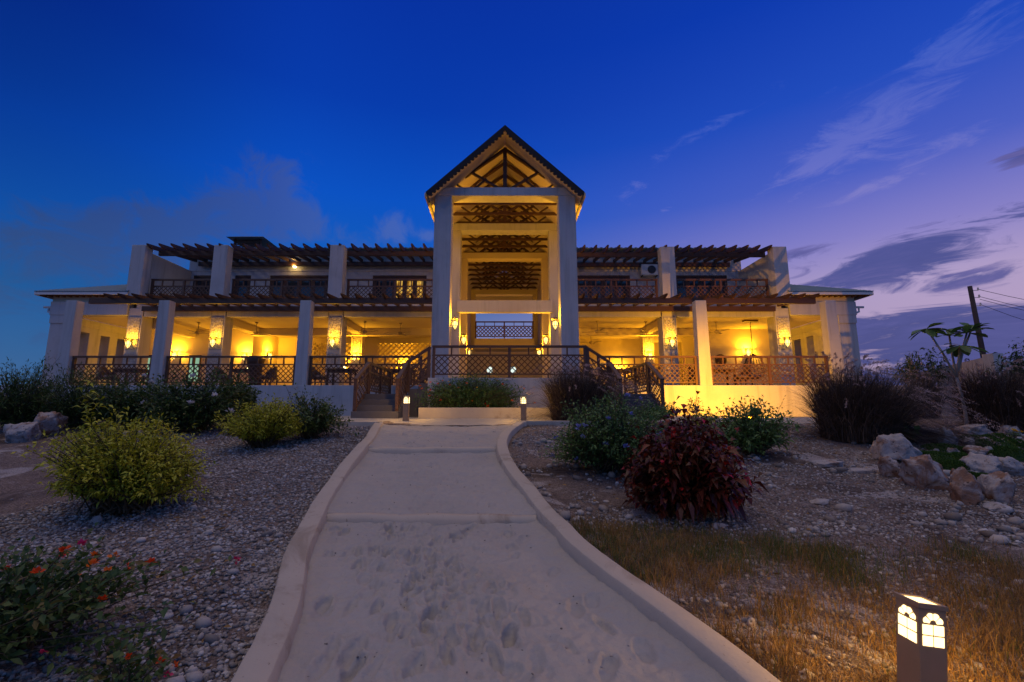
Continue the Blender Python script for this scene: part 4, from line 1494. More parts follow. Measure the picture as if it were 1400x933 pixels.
# reception desk with two white lamps at the back of the hall
dk = empty('reception_desk', (CXT, 27.0, 2.464), 'low reception desk at the back of the entrance hall', 'desk')
MB().box(-1.3, 1.3, -0.3, 0.3, 0, 0.95).build('body', 'interior', dk, bevel=0.01)
MB().box(-1.36, 1.36, -0.36, 0.36, 0.951, 1.0).build('counter_top', 'wood', dk, bevel=0.01)
for s, w_ in ((-1, 'left'), (1, 'right')):
    tl = empty('table_lamp', (CXT + s * 0.88 - 0.35 * (s > 0), 27.0, 3.465), 'small white glowing lamp on the reception desk, %s one' % w_, 'table lamp', 'white lamps on the reception desk')
    MB().lathe([(0.10, 0), (0.10, 0.02), (0.02, 0.04), (0.02, 0.32)], 12).build('base', 'dark_metal', tl)
    MB().lathe([(0.05, 0.30), (0.15, 0.36), (0.17, 0.50), (0.12, 0.62), (0.04, 0.66)], 14).build('shade', 'white_glow', tl, smooth=True)
# candles glowing low on two tables
for (x, y, lb) in ((-6.5, 18.6, 'small lit candle jar on the table left of the left stairs'), (-10.5, 18.7, 'small lit candle jar on the table beside the tall basket')):
    cj = empty('candle_jar', (x, y, FLOOR + 0.756), lb, 'candle', 'candle jars')
    MB().lathe([(0.035, 0), (0.045, 0.02), (0.045, 0.10), (0.04, 0.11)], 10).build('jar', 'ball_glow', cj)
    point('flame', cj, (0, 0, 0.16), 2.5, (1, 0.5, 0.1), 0.03)

# ------------------------------------------------------------------ vegetation helpers


def frames(d):
    """two unit vectors perpendicular to each direction in d (n,3)"""
    up = np.tile(np.array([0, 0, 1.0]), (len(d), 1))
    up[np.abs(d[:, 2]) > 0.95] = (0, 1.0, 0)
    a = np.cross(d, up)
    a /= np.linalg.norm(a, axis=1, keepdims=True) + 1e-9
    return a, np.cross(a, d)


def norm(a):
    return a / (np.linalg.norm(a, axis=1, keepdims=True) + 1e-9)


def leaf_arrays(pos, d, L, Wd, r, fold=0.35, droop=0.25):
    """folded, slightly drooping leaves: 6 verts, 4 tris each"""
    n = len(pos)
    a, b = frames(d)
    roll = r.uniform(-0.9, 0.9, n)[:, None]
    s = a * np.cos(roll) + b * np.sin(roll)
    u = np.cross(s, d)
    L = L[:, None]
    Wd = Wd[:, None]
    mid = pos + d * L * 0.5
    tip = pos + d * L - u * 0 + np.array([0, 0, -1.0]) * L * droop
    l_ = pos + d * L * 0.45 + s * Wd * 0.5 + u * Wd * fold * 0.5
    r_ = pos + d * L * 0.45 - s * Wd * 0.5 + u * Wd * fold * 0.5
    v = np.stack([pos, l_, mid, r_, tip], 1).reshape(-1, 3)
    k = np.arange(n)[:, None] * 5
    f = np.concatenate([k + np.array([[0, 2, 1]]), k + np.array([[0, 3, 2]]), k + np.array([[1, 2, 4]]), k + np.array([[2, 3, 4]])], 0)
    return v, f


def sph(r, n, zmin=-0.2):
    z = r.uniform(zmin, 1.0, n)
    t = r.uniform(0, 2 * math.pi, n)
    q = np.sqrt(np.maximum(0, 1 - z * z))
    return np.stack([q * np.cos(t), q * np.sin(t), z], 1)


def lump(d, seed, amp):
    a = fbm(d[:, 0] * 1.8 + d[:, 2] * 1.3 + 10, d[:, 1] * 1.8 - d[:, 2] * 0.9 + 10, seed, 3) - 0.44
    return 1 + amp * a * 2.2


def shoots(r, n, w, dpt, h, base_h, lumpy, seed, jit=0.0, zmin=-0.25):
    """curved shoots from the root zone to the crown's outer surface -> (n, 6, 3) polyline points"""
    dd = sph(r, n, zmin)
    rad = lump(dd, seed, lumpy) * r.uniform(0.72, 1.0, n) * (1 + jit * np.maximum(0, r.normal(0, 1, n)))
    end = np.stack([dd[:, 0] * w / 2 * rad, dd[:, 1] * dpt / 2 * rad, base_h + (h - base_h) * (0.42 + 0.58 * dd[:, 2] * rad)], 1)
    end[:, 2] = np.maximum(end[:, 2], 0.04)
    st = np.stack([r.normal(0, 0.07, n) * w, r.normal(0, 0.07, n) * dpt, r.uniform(0, 0.12, n) * h], 1)
    t = np.linspace(0, 1, 6)[None, :, None]
    mid = (st + end) / 2 + np.array([0, 0, 0.10])[None] * h
    P = (1 - t) ** 2 * st[:, None] + 2 * t * (1 - t) * mid[:, None] + t ** 2 * end[:, None]
    return P


def along(P, n_leaf, r, t0=0.35):
    """n_leaf positions and directions along the outer part of every shoot"""
    n = len(P)
    t = np.clip(np.linspace(t0, 1.0, n_leaf)[None, :] + r.uniform(-0.03, 0.03, (n, n_leaf)), 0, 0.999)
    f = t * 5
    i = np.minimum(f.astype(int), 4)
    w = (f - i)[..., None]
    rows = np.arange(n)[:, None]
    a, b = P[rows, i], P[rows, i + 1]
    return (a * (1 - w) + b * w).reshape(-1, 3), norm((b - a).reshape(-1, 3)), t.ravel()


def stems_mesh(name, P, rad, parent, material='stem', keep=1.0):
    mb = MB()
    step = max(1, int(1 / keep))
    for k in range(0, len(P), step):
        q = P[k]
        mb.tube([tuple(q[0]), tuple(q[2]), tuple(q[4]), tuple(q[5])], [rad, rad * 0.75, rad * 0.4, rad * 0.2], 4, cap=False)
    return mb.build(name, material, parent)


def bush(name, loc, w, dpt, h, label, cat, leaf_mat, seed, n_shoot=220, n_leaf=14, ll=0.05, lw=0.022, base_h=0.12, lumpy=0.55, jit=0.12, group=None,
         flowers=None, tint_bias=0.0, spread=0.9, sprouts=0, t0=0.35, zmin=-0.25, rise=0.25, droop=0.25):
    r = np.random.default_rng(seed)
    root = empty(name, loc, label, cat, group)
    P = shoots(r, n_shoot, w, dpt, h, base_h, lumpy, seed, jit, zmin)
    if sprouts:
        for k in range(sprouts):
            i = int(r.integers(0, n_shoot))
            P[i, :, 2] += np.linspace(0, 1, 6) ** 2 * h * r.uniform(0.15, 0.30)
    pos, d, t = along(P, n_leaf, r, t0)
    n = len(pos)
    sd = norm(r.normal(0, 1, (n, 3)))
    dirs = norm(d * 0.55 + sd * spread + np.array([0, 0, rise]))
    L = ll * r.uniform(0.6, 1.25, n) * np.repeat(r.uniform(0.7, 1.35, len(P)), n_leaf)
    v, f = leaf_arrays(pos + sd * ll * 0.2, dirs, L, lw * r.uniform(0.75, 1.2, n), r, droop=droop)
    per_shoot = np.repeat(r.normal(0, 0.12, len(P)), n_leaf)
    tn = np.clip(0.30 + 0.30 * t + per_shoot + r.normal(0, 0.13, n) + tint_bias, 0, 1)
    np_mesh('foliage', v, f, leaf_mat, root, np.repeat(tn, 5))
    stems_mesh('stem', P, 0.006 + 0.004 * h, root, keep=0.35)
    if flowers:
        for (fm, cnt, fs) in flowers:
            tips = P[r.integers(0, len(P), cnt), 5] * np.array([1.03, 1.03, 1.02])
            for tp in tips:
                m = 9
                cd = sph(r, m, 0.0)
                cd = norm(cd + norm(tp[None] * np.array([1, 1, 0.3])) * 0.6 + np.array([0, -0.4, 0]))
                vv, ff = leaf_arrays(np.repeat(tp[None], m, 0) + cd * fs * 0.25, norm(cd + r.normal(0, 0.3, (m, 3))), np.full(m, fs * 0.75), np.full(m, fs * 0.6), r, 0.2, 0.0)
                np_mesh('flower', vv, ff, fm, root, np.full(len(vv), r.uniform(0, 1)))
    return root


def gz(x, y):
    return float(ground_h(x, y))


def at_ground(px, py):
    """where the ground lies under a spot measured on the photograph (one-off survey by ray march)"""
    F_, P_ = 622.0, math.radians(9)
    x, y = (px - 688) / F_, -(py - 466.5) / F_
    r = (x, math.cos(P_) - y * math.sin(P_), math.sin(P_) + y * math.cos(P_))
    t = 1.5
    while t < 60:
        if CAM_H + r[2] * t <= gz(r[0] * t, r[1] * t):
            break
        t += 0.02
    return (r[0] * t, r[1] * t, gz(r[0] * t, r[1] * t)), t


def place(px, py):
    p, t = at_ground(px, py)
    return (p[0], p[1], p[2] - 0.02), t / 622.0      # location, metres per photo pixel


# ---- left garden
def left_shrubs():
    L, s = place(165, 700)
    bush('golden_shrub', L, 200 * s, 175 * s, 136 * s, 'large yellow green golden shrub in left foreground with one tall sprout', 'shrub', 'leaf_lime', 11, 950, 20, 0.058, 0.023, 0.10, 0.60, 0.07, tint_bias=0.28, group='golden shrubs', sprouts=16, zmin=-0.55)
    r = np.random.default_rng(3)
    # the tall sprout belongs to the big shrub
    root = bpy.data.objects['golden_shrub']
    P = np.stack([np.linspace([-0.50, 0.0, 0.50], [-0.56 + a, 0.0 + b, 1.50 - c], 6) for a, b, c in ((0, 0, 0), (0.12, 0.05, 0.22), (-0.03, -0.05, 0.12))])
    pos, d, t = along(P, 24, r, 0.15)
    sd = norm(r.normal(0, 1, (len(pos), 3)) * np.array([1, 1, 0.4]))
    v, f = leaf_arrays(pos, norm(d * 0.3 + sd), np.full(len(pos), 0.115), np.full(len(pos), 0.032), r, droop=0.45)
    np_mesh('tall_sprout', v, f, 'leaf_lime', root, np.repeat(r.uniform(0.45, 0.9, len(pos)), 5))
    L, s = place(358, 612)
    bush('golden_shrub', L, 98 * s, 92 * s, 64 * s, 'small yellow green golden shrub on gravel in front of a dark bush', 'shrub', 'leaf_lime', 12, 520, 18, 0.066, 0.027, 0.12, 0.7, 0.12, tint_bias=0.28, group='golden shrubs', sprouts=14, zmin=-0.35)
    L, s = place(425, 600)
    bush('dark_green_bush', L, 100 * s, 90 * s, 64 * s, 'dark green bush with a few lilac flowers beside the path kerb', 'shrub', 'leaf_dark', 13, 260, 14, 0.085, 0.038, 0.05, 0.7, 0.25, flowers=[('petal_blue', 5, 0.07)], zmin=-0.4, tint_bias=0.08)
    # row of dark shrubs below the veranda
    for (px, py, w, h, m, fl, sd, lb) in (
            (20, 588, 110, 92, 'leaf_dark', None, 21, 'tall feathery dark green shrub at the left edge below the end wall'),
            (108, 586, 120, 84, 'leaf_dark', None, 22, 'feathery dark green shrub below the left end pillar'),
            (185, 588, 115, 72, 'leaf_dark', [('petal_white', 7, 0.11)], 23, 'dark shrub with white flowers below the left end bay railing'),
            (258, 592, 130, 86, 'leaf_dark', [('petal_white', 9, 0.11)], 24, 'dense dark shrub with white flowers in front of the second pillar'),
            (318, 584, 60, 66, 'leaf_dark', None, 25, 'dark narrow shrub behind the small golden shrub')):
        L, s = place(px, py)
        feath = sd < 23
        bush('dark_shrub', L, w * s, w * 0.8 * s, h * s, lb, 'shrub', m, sd, 420 if not feath else 480, 15, 0.10 if not feath else 0.13, 0.042 if not feath else 0.020, 0.05, 0.5, 0.16,
             group='dark shrubs below the left veranda', flowers=fl, zmin=-0.6, rise=0.5 if feath else 0.2, tint_bias=0.06 if feath else 0.0)


left_shrubs()

# lantana in the left foreground
L = (-2.95, 2.85, gz(-2.95, 2.85))
bush('lantana_shrub', L, 1.75, 1.15, 0.52, 'low sprawling lantana with orange and pink flowers in bottom left corner', 'shrub', 'leaf_dark', 31, 250, 14, 0.055, 0.034, 0.05, 0.7, 0.28, flowers=[('petal_orange', 26, 0.042), ('petal_pink', 14, 0.042)], zmin=-0.3, tint_bias=0.12, droop=0.15)
L = (-1.95, 2.55, gz(-1.95, 2.55))
bush('lantana_shrub', L, 0.62, 0.5, 0.24, 'small lantana sprig with orange flowers on gravel close to the kerb', 'shrub', 'leaf_dark', 32, 34, 9, 0.045, 0.028, 0.02, 0.9, 0.35, flowers=[('petal_orange', 3, 0.030), ('petal_pink', 2, 0.030)], zmin=0.0, tint_bias=0.15)

# hedge in the planter below the landing
pw = MB().box(-2.35, 2.3, 12.75, 12.93, 0.9, 1.55).box(-2.35, -2.19, 12.932, 13.85, 0.9, 1.55).box(2.14, 2.3, 12.932, 13.85, 0.9, 1.55)
o = pw.build('planter_wall', 'curb', bevel=0.02)
tag(o, 'low cream planter wall below the entrance landing', 'planter')
bed = MB().box(-2.188, 2.138, 12.932, 13.84, 0.95, 1.46)
tag(bed.build('planter_soil', 'ground'), kind='structure')
hb = bush('flowering_hedge', (-0.95, 13.35, 1.45), 2.95, 0.95, 1.02, 'dark green hedge with small orange flowers in the planter below the landing', 'hedge', 'leaf_green', 41, 1200, 14, 0.07, 0.034, 0.02, 0.35, 0.10, flowers=[('petal_orange', 34, 0.055), ('petal_yellow', 10, 0.05)], zmin=-0.9, tint_bias=-0.05)

# ---- right garden
L, s = place(835, 645)
bush('plumbago_bush', L, 190 * s, 150 * s, 102 * s, 'wide green bush with pale blue flowers left of the red leaved shrub', 'shrub', 'leaf_green', 51, 900, 16, 0.062, 0.026, 0.05, 0.55, 0.10, flowers=[('petal_blue', 26, 0.065)], zmin=-0.6, group='green bushes on the right')
L, s = place(1030, 622)
bush('green_bush', L, 104 * s, 90 * s, 76 * s, 'upright dark green bush in front of the yellow lit base wall', 'shrub', 'leaf_green', 52, 300, 15, 0.085, 0.036, 0.05, 0.7, 0.18, zmin=-0.5, tint_bias=-0.05, group='green bushes on the right')
L, s = place(900, 580)
bush('green_bush', (L[0], L[1], 1.22), 62 * s, 60 * s, 20 * s, 'low green bush between the plumbago and the right stairs', 'shrub', 'leaf_green', 53, 150, 12, 0.08, 0.034, 0.02, 0.6, 0.2, zmin=-0.2, group='green bushes on the right')
L, s = place(960, 592)
bush('green_bush', L, 55 * s, 50 * s, 34 * s, 'pale thin leafy bush just behind the red leaved shrub', 'shrub', 'leaf_lime', 54, 60, 10, 0.08, 0.035, 0.05, 0.8, 0.2, zmin=0.0, tint_bias=-0.1, group='green bushes on the right')
bush('sapling', (6.0, 14.4, 1.26), 0.55, 0.5, 0.62, 'thin young sapling standing against the yellow base wall', 'plant', 'leaf_dark', 55, 16, 8, 0.13, 0.035, 0.10, 0.5, 0.2, zmin=0.1)
L, s = place(940, 706)
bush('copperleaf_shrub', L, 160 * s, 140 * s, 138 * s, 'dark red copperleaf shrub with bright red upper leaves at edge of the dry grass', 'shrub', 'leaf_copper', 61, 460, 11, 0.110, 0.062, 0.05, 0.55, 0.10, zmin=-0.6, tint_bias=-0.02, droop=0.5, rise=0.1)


def blades(r, n, base_xy, length, lean, width, spread_, segs=6):
    """arching grass blades -> verts, faces, tints; base_xy (n,2), lean (n,2) horizontal reach"""
    L = length
    t = np.linspace(0, 1, segs)[None, :]
    x = base_xy[:, 0:1] + lean[:, 0:1] * t ** 1.7
    y = base_xy[:, 1:2] + lean[:, 1:2] * t ** 1.7
    ln2 = np.hypot(lean[:, 0], lean[:, 1])[:, None]
    zt = np.sqrt(np.maximum(L[:, None] ** 2 - ln2 ** 2, (0.35 * L[:, None]) ** 2))
    z = zt * (t * 1.34 - 0.34 * t ** 2.6) - ln2 * 0.42 * t ** 3.5
    c = np.stack([x, y, z], 2)
    a = r.uniform(0, 2 * math.pi, n)
    s = np.stack([np.cos(a), np.sin(a), np.zeros(n)], 1)[:, None, :]
    w = (width * (1 - t ** 1.5 * 0.92))[..., None] / 2
    v = np.stack([c - s * w, c + s * w], 2).reshape(-1, 3)
    k = np.arange(n)[:, None] * segs * 2
    f = []
    for i in range(segs - 1):
        f.append(k + np.array([[2 * i, 2 * i + 1, 2 * i + 3, 2 * i + 2]]))
    return v, np.concatenate(f, 0), c


def fountain_grass(loc, w, h, label, seed, n=2600, wind=0.35, plumes=90, depth=None):
    r = np.random.default_rng(seed)
    root = empty('fountain_grass', loc, label, 'ornamental grass', 'clumps of fountain grass')
    dpt = depth or w * 0.7
    a = r.uniform(0, 2 * math.pi, n)
    q = np.sqrt(r.uniform(0, 1, n))
    base = np.stack([q * np.cos(a) * w * 0.26, q * np.sin(a) * dpt * 0.26], 1)
    out = np.stack([np.cos(a) * w * 0.30 * q + r.normal(0, 0.17, n) * w, np.sin(a) * dpt * 0.30 * q + r.normal(0, 0.17, n) * dpt], 1)
    lean = out + np.array([wind * w * 0.25, 0])
    L = h * r.uniform(0.55, 1.05, n)
    v, f, c = blades(r, n, base, L, lean, 0.013, 0)
    np_mesh('blades', v, f, 'blade_dark', root, np.repeat(np.clip(r.normal(0.4, 0.22, n), 0, 1), 12))
    # plumes: small bristly tails on the longest blades
    m = plumes
    a = r.uniform(0, 2 * math.pi, m)
    q = np.sqrt(r.uniform(0, 1, m))
    base = np.stack([q * np.cos(a) * w * 0.26, q * np.sin(a) * dpt * 0.26], 1)
    lean = np.stack([np.cos(a) * w * 0.34 * q + r.normal(0, 0.12, m) * w + wind * w * 0.45, np.sin(a) * dpt * 0.34 * q + r.normal(0, 0.12, m) * dpt], 1)
    v, f, c = blades(r, m, base, h * r.uniform(0.85, 1.18, m), lean, 0.006, 0, 8)
    np_mesh('stalks', v, f, 'blade_dark', root, np.repeat(r.uniform(0.4, 1, m), 16))
    pv, pf, pt = [], [], []
    k = 0
    nb = 34
    for i in range(m):
        p0, p1, p2 = c[i, 5], c[i, 6], c[i, 7]
        t = np.linspace(0, 1, nb)[:, None]
        dd = p2 - p1
        pos = p1 + (p2 - p1) * t * 1.15 + np.array([0, 0, -0.05]) * t ** 2
        sd = norm(r.normal(0, 1, (nb, 3)))
        dr = norm(norm(np.repeat(dd[None], nb, 0)) * 0.9 + sd)
        vv, ff = leaf_arrays(pos, dr, np.full(nb, 0.052) * (1.1 - 0.6 * t[:, 0]), np.full(nb, 0.011), r, 0.1, 0.0)
        pv.append(vv); pf.append(ff + k); k += len(vv); pt.append(np.repeat(r.uniform(0, 1), len(vv)))
    np_mesh('plumes', np.concatenate(pv), np.concatenate(pf), 'plume', root, np.concatenate(pt))
    return root


L, s = place(1180, 602)
fountain_grass(L, 190 * s, 112 * s, 'largest dark fountain grass clump leaning right before the right end wall', 71, 6500, 0.6, 300)
fountain_grass((1.95, 11.9, 1.2), 2.6, 1.55, 'fountain grass clump half hiding the right staircase', 72, 4200, 0.3, 170)
L, s = place(1372, 588)
fountain_grass(L, 150 * s, 96 * s, 'fountain grass clump at right edge behind the rock garden', 73, 4600, 0.3, 130)
fountain_grass((12.3, 13.4, 1.25), 1.3, 1.5, 'small distant fountain grass clump beside the grey boundary wall', 74, 1200, 0.4, 30)

# plumeria tree
L, s = place(1322, 588)
pt = empty('plumeria_tree', L, 'young bare stemmed plumeria tree with big leaf rosettes above the rock garden', 'tree')
pt.scale = (1.12, 1.12, 1.12)
tips = [(-0.46, 0.05, 2.08), (-0.02, -0.15, 1.70), (0.36, 0.05, 1.98), (0.62, 0.2, 2.08), (0.14, 0.2, 1.95)]
fork = (0.10 - 0.14, 0, 1.06)
tb_ = MB().tube([(0, 0, 0), (0.02, 0, 0.35), (0.0, 0, 0.7), fork], [0.036, 0.029, 0.025, 0.027], 8)
tb_.build('trunk', 'bark', pt, smooth=True)
lb_ = MB()
for tp in tips:
    mid = [(fork[i] + tp[i]) / 2 + (0.05 if i == 2 else 0) * 0 for i in range(3)]
    mid[0] = fork[0] + (tp[0] - fork[0]) * 0.45
    lb_.tube([fork, mid, tp], [0.022, 0.019, 0.017], 7)
lb_.build('branch', 'bark', pt, smooth=True)
r = np.random.default_rng(81)
pv, pf, tt = [], [], []
k = 0
for ti, tp in enumerate(tips):
    m = (11, 9, 15, 15, 10)[ti]
    a = np.arange(m) * 2.4 + ti
    el = r.uniform(0.0, 1.0, m)
    if ti in (0, 1):
        el -= 0.5
    d = np.stack([np.cos(a) * np.cos(el), np.sin(a) * np.cos(el), np.sin(el)], 1)
    Lf = r.uniform(0.27, 0.42, m)
    # broad leaf: strip with 5 stations, curved downwards
    aa, bb = frames(d)
    st_t = np.array([0.0, 0.18, 0.42, 0.68, 0.88, 1.0])
    st_w = np.array([0.02, 0.35, 0.85, 1.0, 0.62, 0.05])
    for i in range(m):
        c_ = np.array(tp)[None] + d[i][None] * Lf[i] * st_t[:, None] + np.array([[0, 0, -1.0]]) * (0.28 * Lf[i] * st_t[:, None] ** 2)
        wv = aa[i][None] * (0.082 * st_w[:, None]) * (Lf[i] / 0.34)
        up_ = bb[i][None] * 0.012 * st_w[:, None]
        vv = np.concatenate([c_ - wv + up_, c_, c_ + wv + up_], 0)
        n6 = 6
        ff = []
        for j in range(5):
            ff += [(j, j + 1, n6 + j + 1, n6 + j), (n6 + j, n6 + j + 1, 2 * n6 + j + 1, 2 * n6 + j)]
        pv.append(vv); pf.append(np.array(ff) + k); k += len(vv)
        tt.append(np.repeat(0.95 if (ti == 4 and i < 2) else r.uniform(0.1, 0.8), len(vv)))
np_mesh('crown', np.concatenate(pv), np.concatenate(pf), 'leaf_green', pt, np.concatenate(tt), smooth=True)

# distant trees and shrubs beyond the garden on the right
for (px, top, w, y, sd, lb) in ((1240, 488, 30, 17.5, 91, 'small dark distant tree above the big fountain grass'), (1265, 484, 34, 19, 92, 'feathery distant tree left of the grey boundary wall'),
                                (1392, 482, 44, 14, 93, 'dark leafy tree at the right edge behind the wall')):
    t = y / 0.99
    x = (px - 688) / 622 * t * 1.0
    hh = (565 - top) / 622 * t + 0.13 + 0.1
    root = empty('distant_tree', (x, y, 1.27), lb, 'tree', 'trees beyond the garden')
    r = np.random.default_rng(sd)
    MB().tube([(0, 0, -0.1), (0.03, 0, hh * 0.4), (0, 0, hh * 0.8)], [0.05, 0.035, 0.015], 6).build('trunk', 'bark', root)
    P = shoots(r, 70, w / 622 * t * 1.3, w / 622 * t * 1.2, hh * 0.62, 0.0, 0.8, sd, 0.2, -0.3)
    P[:, :, 2] += hh * 0.42
    pos, d, tq = along(P, 11, r, 0.35)
    dirs = norm(d * 0.5 + norm(r.normal(0, 1, pos.shape)) + np.array([0, 0, -0.25]))
    v, f = leaf_arrays(pos, dirs, r.uniform(0.12, 0.26, len(pos)), np.full(len(pos), 0.05), r)
    np_mesh('crown', v, f, 'leaf_dark', root, np.repeat(r.uniform(0, 0.6, len(pos)), 5))
    stems_mesh('branch', P, 0.012, root, 'bark', 0.4)

# boundary wall and utility pole
bw = MB()
a, b, c = (19.2, 20.0), (16.9, 15.6), (23.5, 17.5)
for (p, q, z1) in ((a, b, 3.34), (b, c, 3.20)):
    dv = Vector((q[0] - p[0], q[1] - p[1], 0)).normalized()
    n_ = Vector((-dv.y, dv.x, 0)) * 0.12
    P0, P1 = Vector((p[0], p[1], 0)), Vector((q[0], q[1], 0))
    v = []
    for z in (0.9, z1):
        v += [P0 - n_ + Vector((0, 0, z)), P1 - n_ + Vector((0, 0, z)), P1 + n_ + Vector((0, 0, z)), P0 + n_ + Vector((0, 0, z))]
    bw.add(v, [(0, 3, 2, 1), (4, 5, 6, 7), (0, 1, 5, 4), (1, 2, 6, 5), (2, 3, 7, 6), (3, 0, 4, 7)])
bw.box(b[0] - 0.18, b[0] + 0.18, b[1] - 0.18, b[1] + 0.18, 0.9, 3.42)
tag(bw.build('boundary_wall', 'stucco'), 'grey white boundary wall with a corner pier beyond the fountain grass', 'wall')
up_ = empty('utility_pole', (25.4, 24.0, 1.27), 'leaning wooden utility pole with wires beyond the right boundary wall', 'utility pole')
MB().tube([(0.25, 0, -0.3), (0.1, 0, 3.5), (0, 0, 6.95)], [0.14, 0.12, 0.10], 10).build('pole', 'pole_wood', up_, smooth=True)
ins = MB()
for z in (6.7, 6.3, 5.85):
    ins.tube([(0.1, -0.05, z), (0.32, -0.1, z)], 0.02, 6).lathe([(0.03, 0), (0.055, 0.03), (0.03, 0.09), (0.045, 0.12), (0.02, 0.16)], 8, (0.32, -0.1, z))
ins.build('insulator', 'white_plastic', up_)
wr = MB()
for z, dr in ((6.75, 1.0), (6.35, 1.15), (6.2, 1.2), (5.9, 1.9)):
    pts = []
    for k in range(14):
        t = k / 13
        pts.append((0.32 + 24 * t, -0.1 + 3 * t, z - 4 * dr * t * (1 - t) - 0.6 * t))
    wr.tube(pts, 0.014, 4)
wr.build('wire', 'dark_plastic', up_)
# low distant hills
hv, hf = [], []
hx_ = np.linspace(-900, 900, 160)
hz_ = 8 + 26 * fbm(hx_ * 0.006, hx_ * 0 + 3, 77, 4) * np.clip((hx_ + 100) / 400, 0.0, 1) + 4 * fbm(hx_ * 0.03, hx_ * 0, 78, 3)
n = len(hx_)
v = np.concatenate([np.stack([hx_, np.full(n, 700.0), np.full(n, -5.0)], 1), np.stack([hx_, np.full(n, 800.0), hz_], 1), np.stack([hx_, np.full(n, 1100.0), np.full(n, -5.0)], 1)])
i = np.arange(n - 1)
f = np.concatenate([np.stack([i, i + 1, i + 1 + n, i + n], 1), np.stack([i + n, i + 1 + n, i + 1 + 2 * n, i + 2 * n], 1)])
tag(np_mesh('hills', v, f, 'ground', smooth=True), kind='structure')


# ------------------------------------------------------------------ rocks
def rock(name, loc, w, d, h, label, seed, group, sub=4, rz=0.0, material='rock'):
    bm = bmesh.new()
    bmesh.ops.create_icosphere(bm, subdivisions=sub, radius=1.0)
    off = Vector((seed * 3.7, seed * 1.3, seed * 2.1))
    rr = random.Random(seed)
    planes = [(Vector((rr.gauss(0, 1), rr.gauss(0, 1), rr.gauss(0, 0.8))).normalized(), rr.uniform(0.52, 0.85)) for _ in range(12)]
    for v in bm.verts:
        p = v.co.copy()
        for nrm_, dd in planes:
            e = p.dot(nrm_) - dd
            if e > 0:
                p -= nrm_ * e * 0.97
        q = v.co
        k = 1 + 0.22 * mnoise.fractal(q * 1.3 + off, 1.0, 2.0, 4) + 0.10 * mnoise.fractal(q * 4.2 + off, 0.8, 2.1, 4)
        cav = mnoise.noise(q * 3.1 + off * 1.7)
        if cav > 0.25:
            k -= (cav - 0.25) * 0.5
        p *= k
        z = p.z * 0.62 + 0.38
        v.co = Vector((p.x * w / 2, p.y * d / 2, max(z, -0.12) * h))
    me = bpy.data.meshes.new(name)
    bm.to_mesh(me)
    bm.free()
    me.polygons.foreach_set('use_smooth', [True] * len(me.polygons))
    me.materials.append(MATS[material])
    o = bpy.data.objects.new(name, me)
    COL.objects.link(o)
    o.location = loc
    o.rotation_euler = (0, 0, rz)
    return tag(o, label, 'rock', group)


G1 = 'rocks of the rock garden'
rocks = [(1238, 634, 54, 40, 'pale pointed rock at the left end of the rock garden'),
         (1287, 606, 62, 20, 'long pitted grey rock at the back left of the rock garden'),
         (1303, 612, 24, 26, 'small upright pitted rock in the moss behind the large brown boulder'),
         (1343, 597, 54, 20, 'long pale rock at the back of the rock garden right of the tree stem'),
         (1392, 598, 32, 18, 'smooth rounded rock at the back right end of the rock garden'),
         (1283, 672, 68, 54, 'large brown stained boulder at the front of the rock garden'),
         (1230, 656, 38, 30, 'brown and white rock just left of the large brown boulder'),
         (1331, 692, 42, 52, 'upright triangular brown rock at the front of the rock garden'),
         (1357, 650, 52, 28, 'dark pitted rock lying in the moss behind the triangular rock'),
         (1345, 626, 36, 16, 'reddish flat rock in the middle of the moss'),
         (1380, 688, 44, 48, 'orange stained split rock at the right edge of the rock garden'),
         (1378, 702, 40, 14, 'flat pale slab on the ground below the split rock'),
         (1333, 611, 18, 14, 'small pale rock in the moss left of its blue grey neighbour'),
         (1356, 612, 18, 16, 'small blue grey rock in the moss near the yellow flower'),
         (1308, 622, 16, 12, 'tiny grey stone in the moss near the large boulder'),
         (1394, 652, 34, 26, 'grey rock above the split rock at the right edge'),
         (1318, 668, 18, 30, 'thin dark upright stone between the boulder and the triangular rock')]
for i, (px, py, w, h, lb) in enumerate(rocks):
    L, s = place(px, py)
    rock('garden_rock', (L[0], L[1] + w * s * 0.3, L[2]), w * s * 1.1, w * s * 0.85, h * s * 1.05, lb, 100 + i, G1, rz=0.3 * (i % 5), material='rock_brown' if i in (5, 6, 7, 9, 10, 16) else 'rock')
G2 = 'rocks in the left garden'
for (px, py, w, h, lb, sd) in ((48, 600, 44, 42, 'brown weathered boulder with a hollow at left edge of the garden', 131), (14, 607, 44, 34, 'pale grey rock in front of the brown weathered boulder', 132),
                              (182, 600, 50, 12, 'low reddish brown stone behind the large golden shrub', 133), (128, 716, 14, 12, 'small white stone at the foot of the large golden shrub', 134)):
    L, s = place(px, py)
    rock('garden_rock', (L[0], L[1] + w * s * 0.3, L[2]), w * s * 1.1, w * s * 0.85, h * s * 1.05, lb, sd, G2, material='rock_brown' if sd in (131, 133) else 'rock')
G3 = 'loose stones on the right'
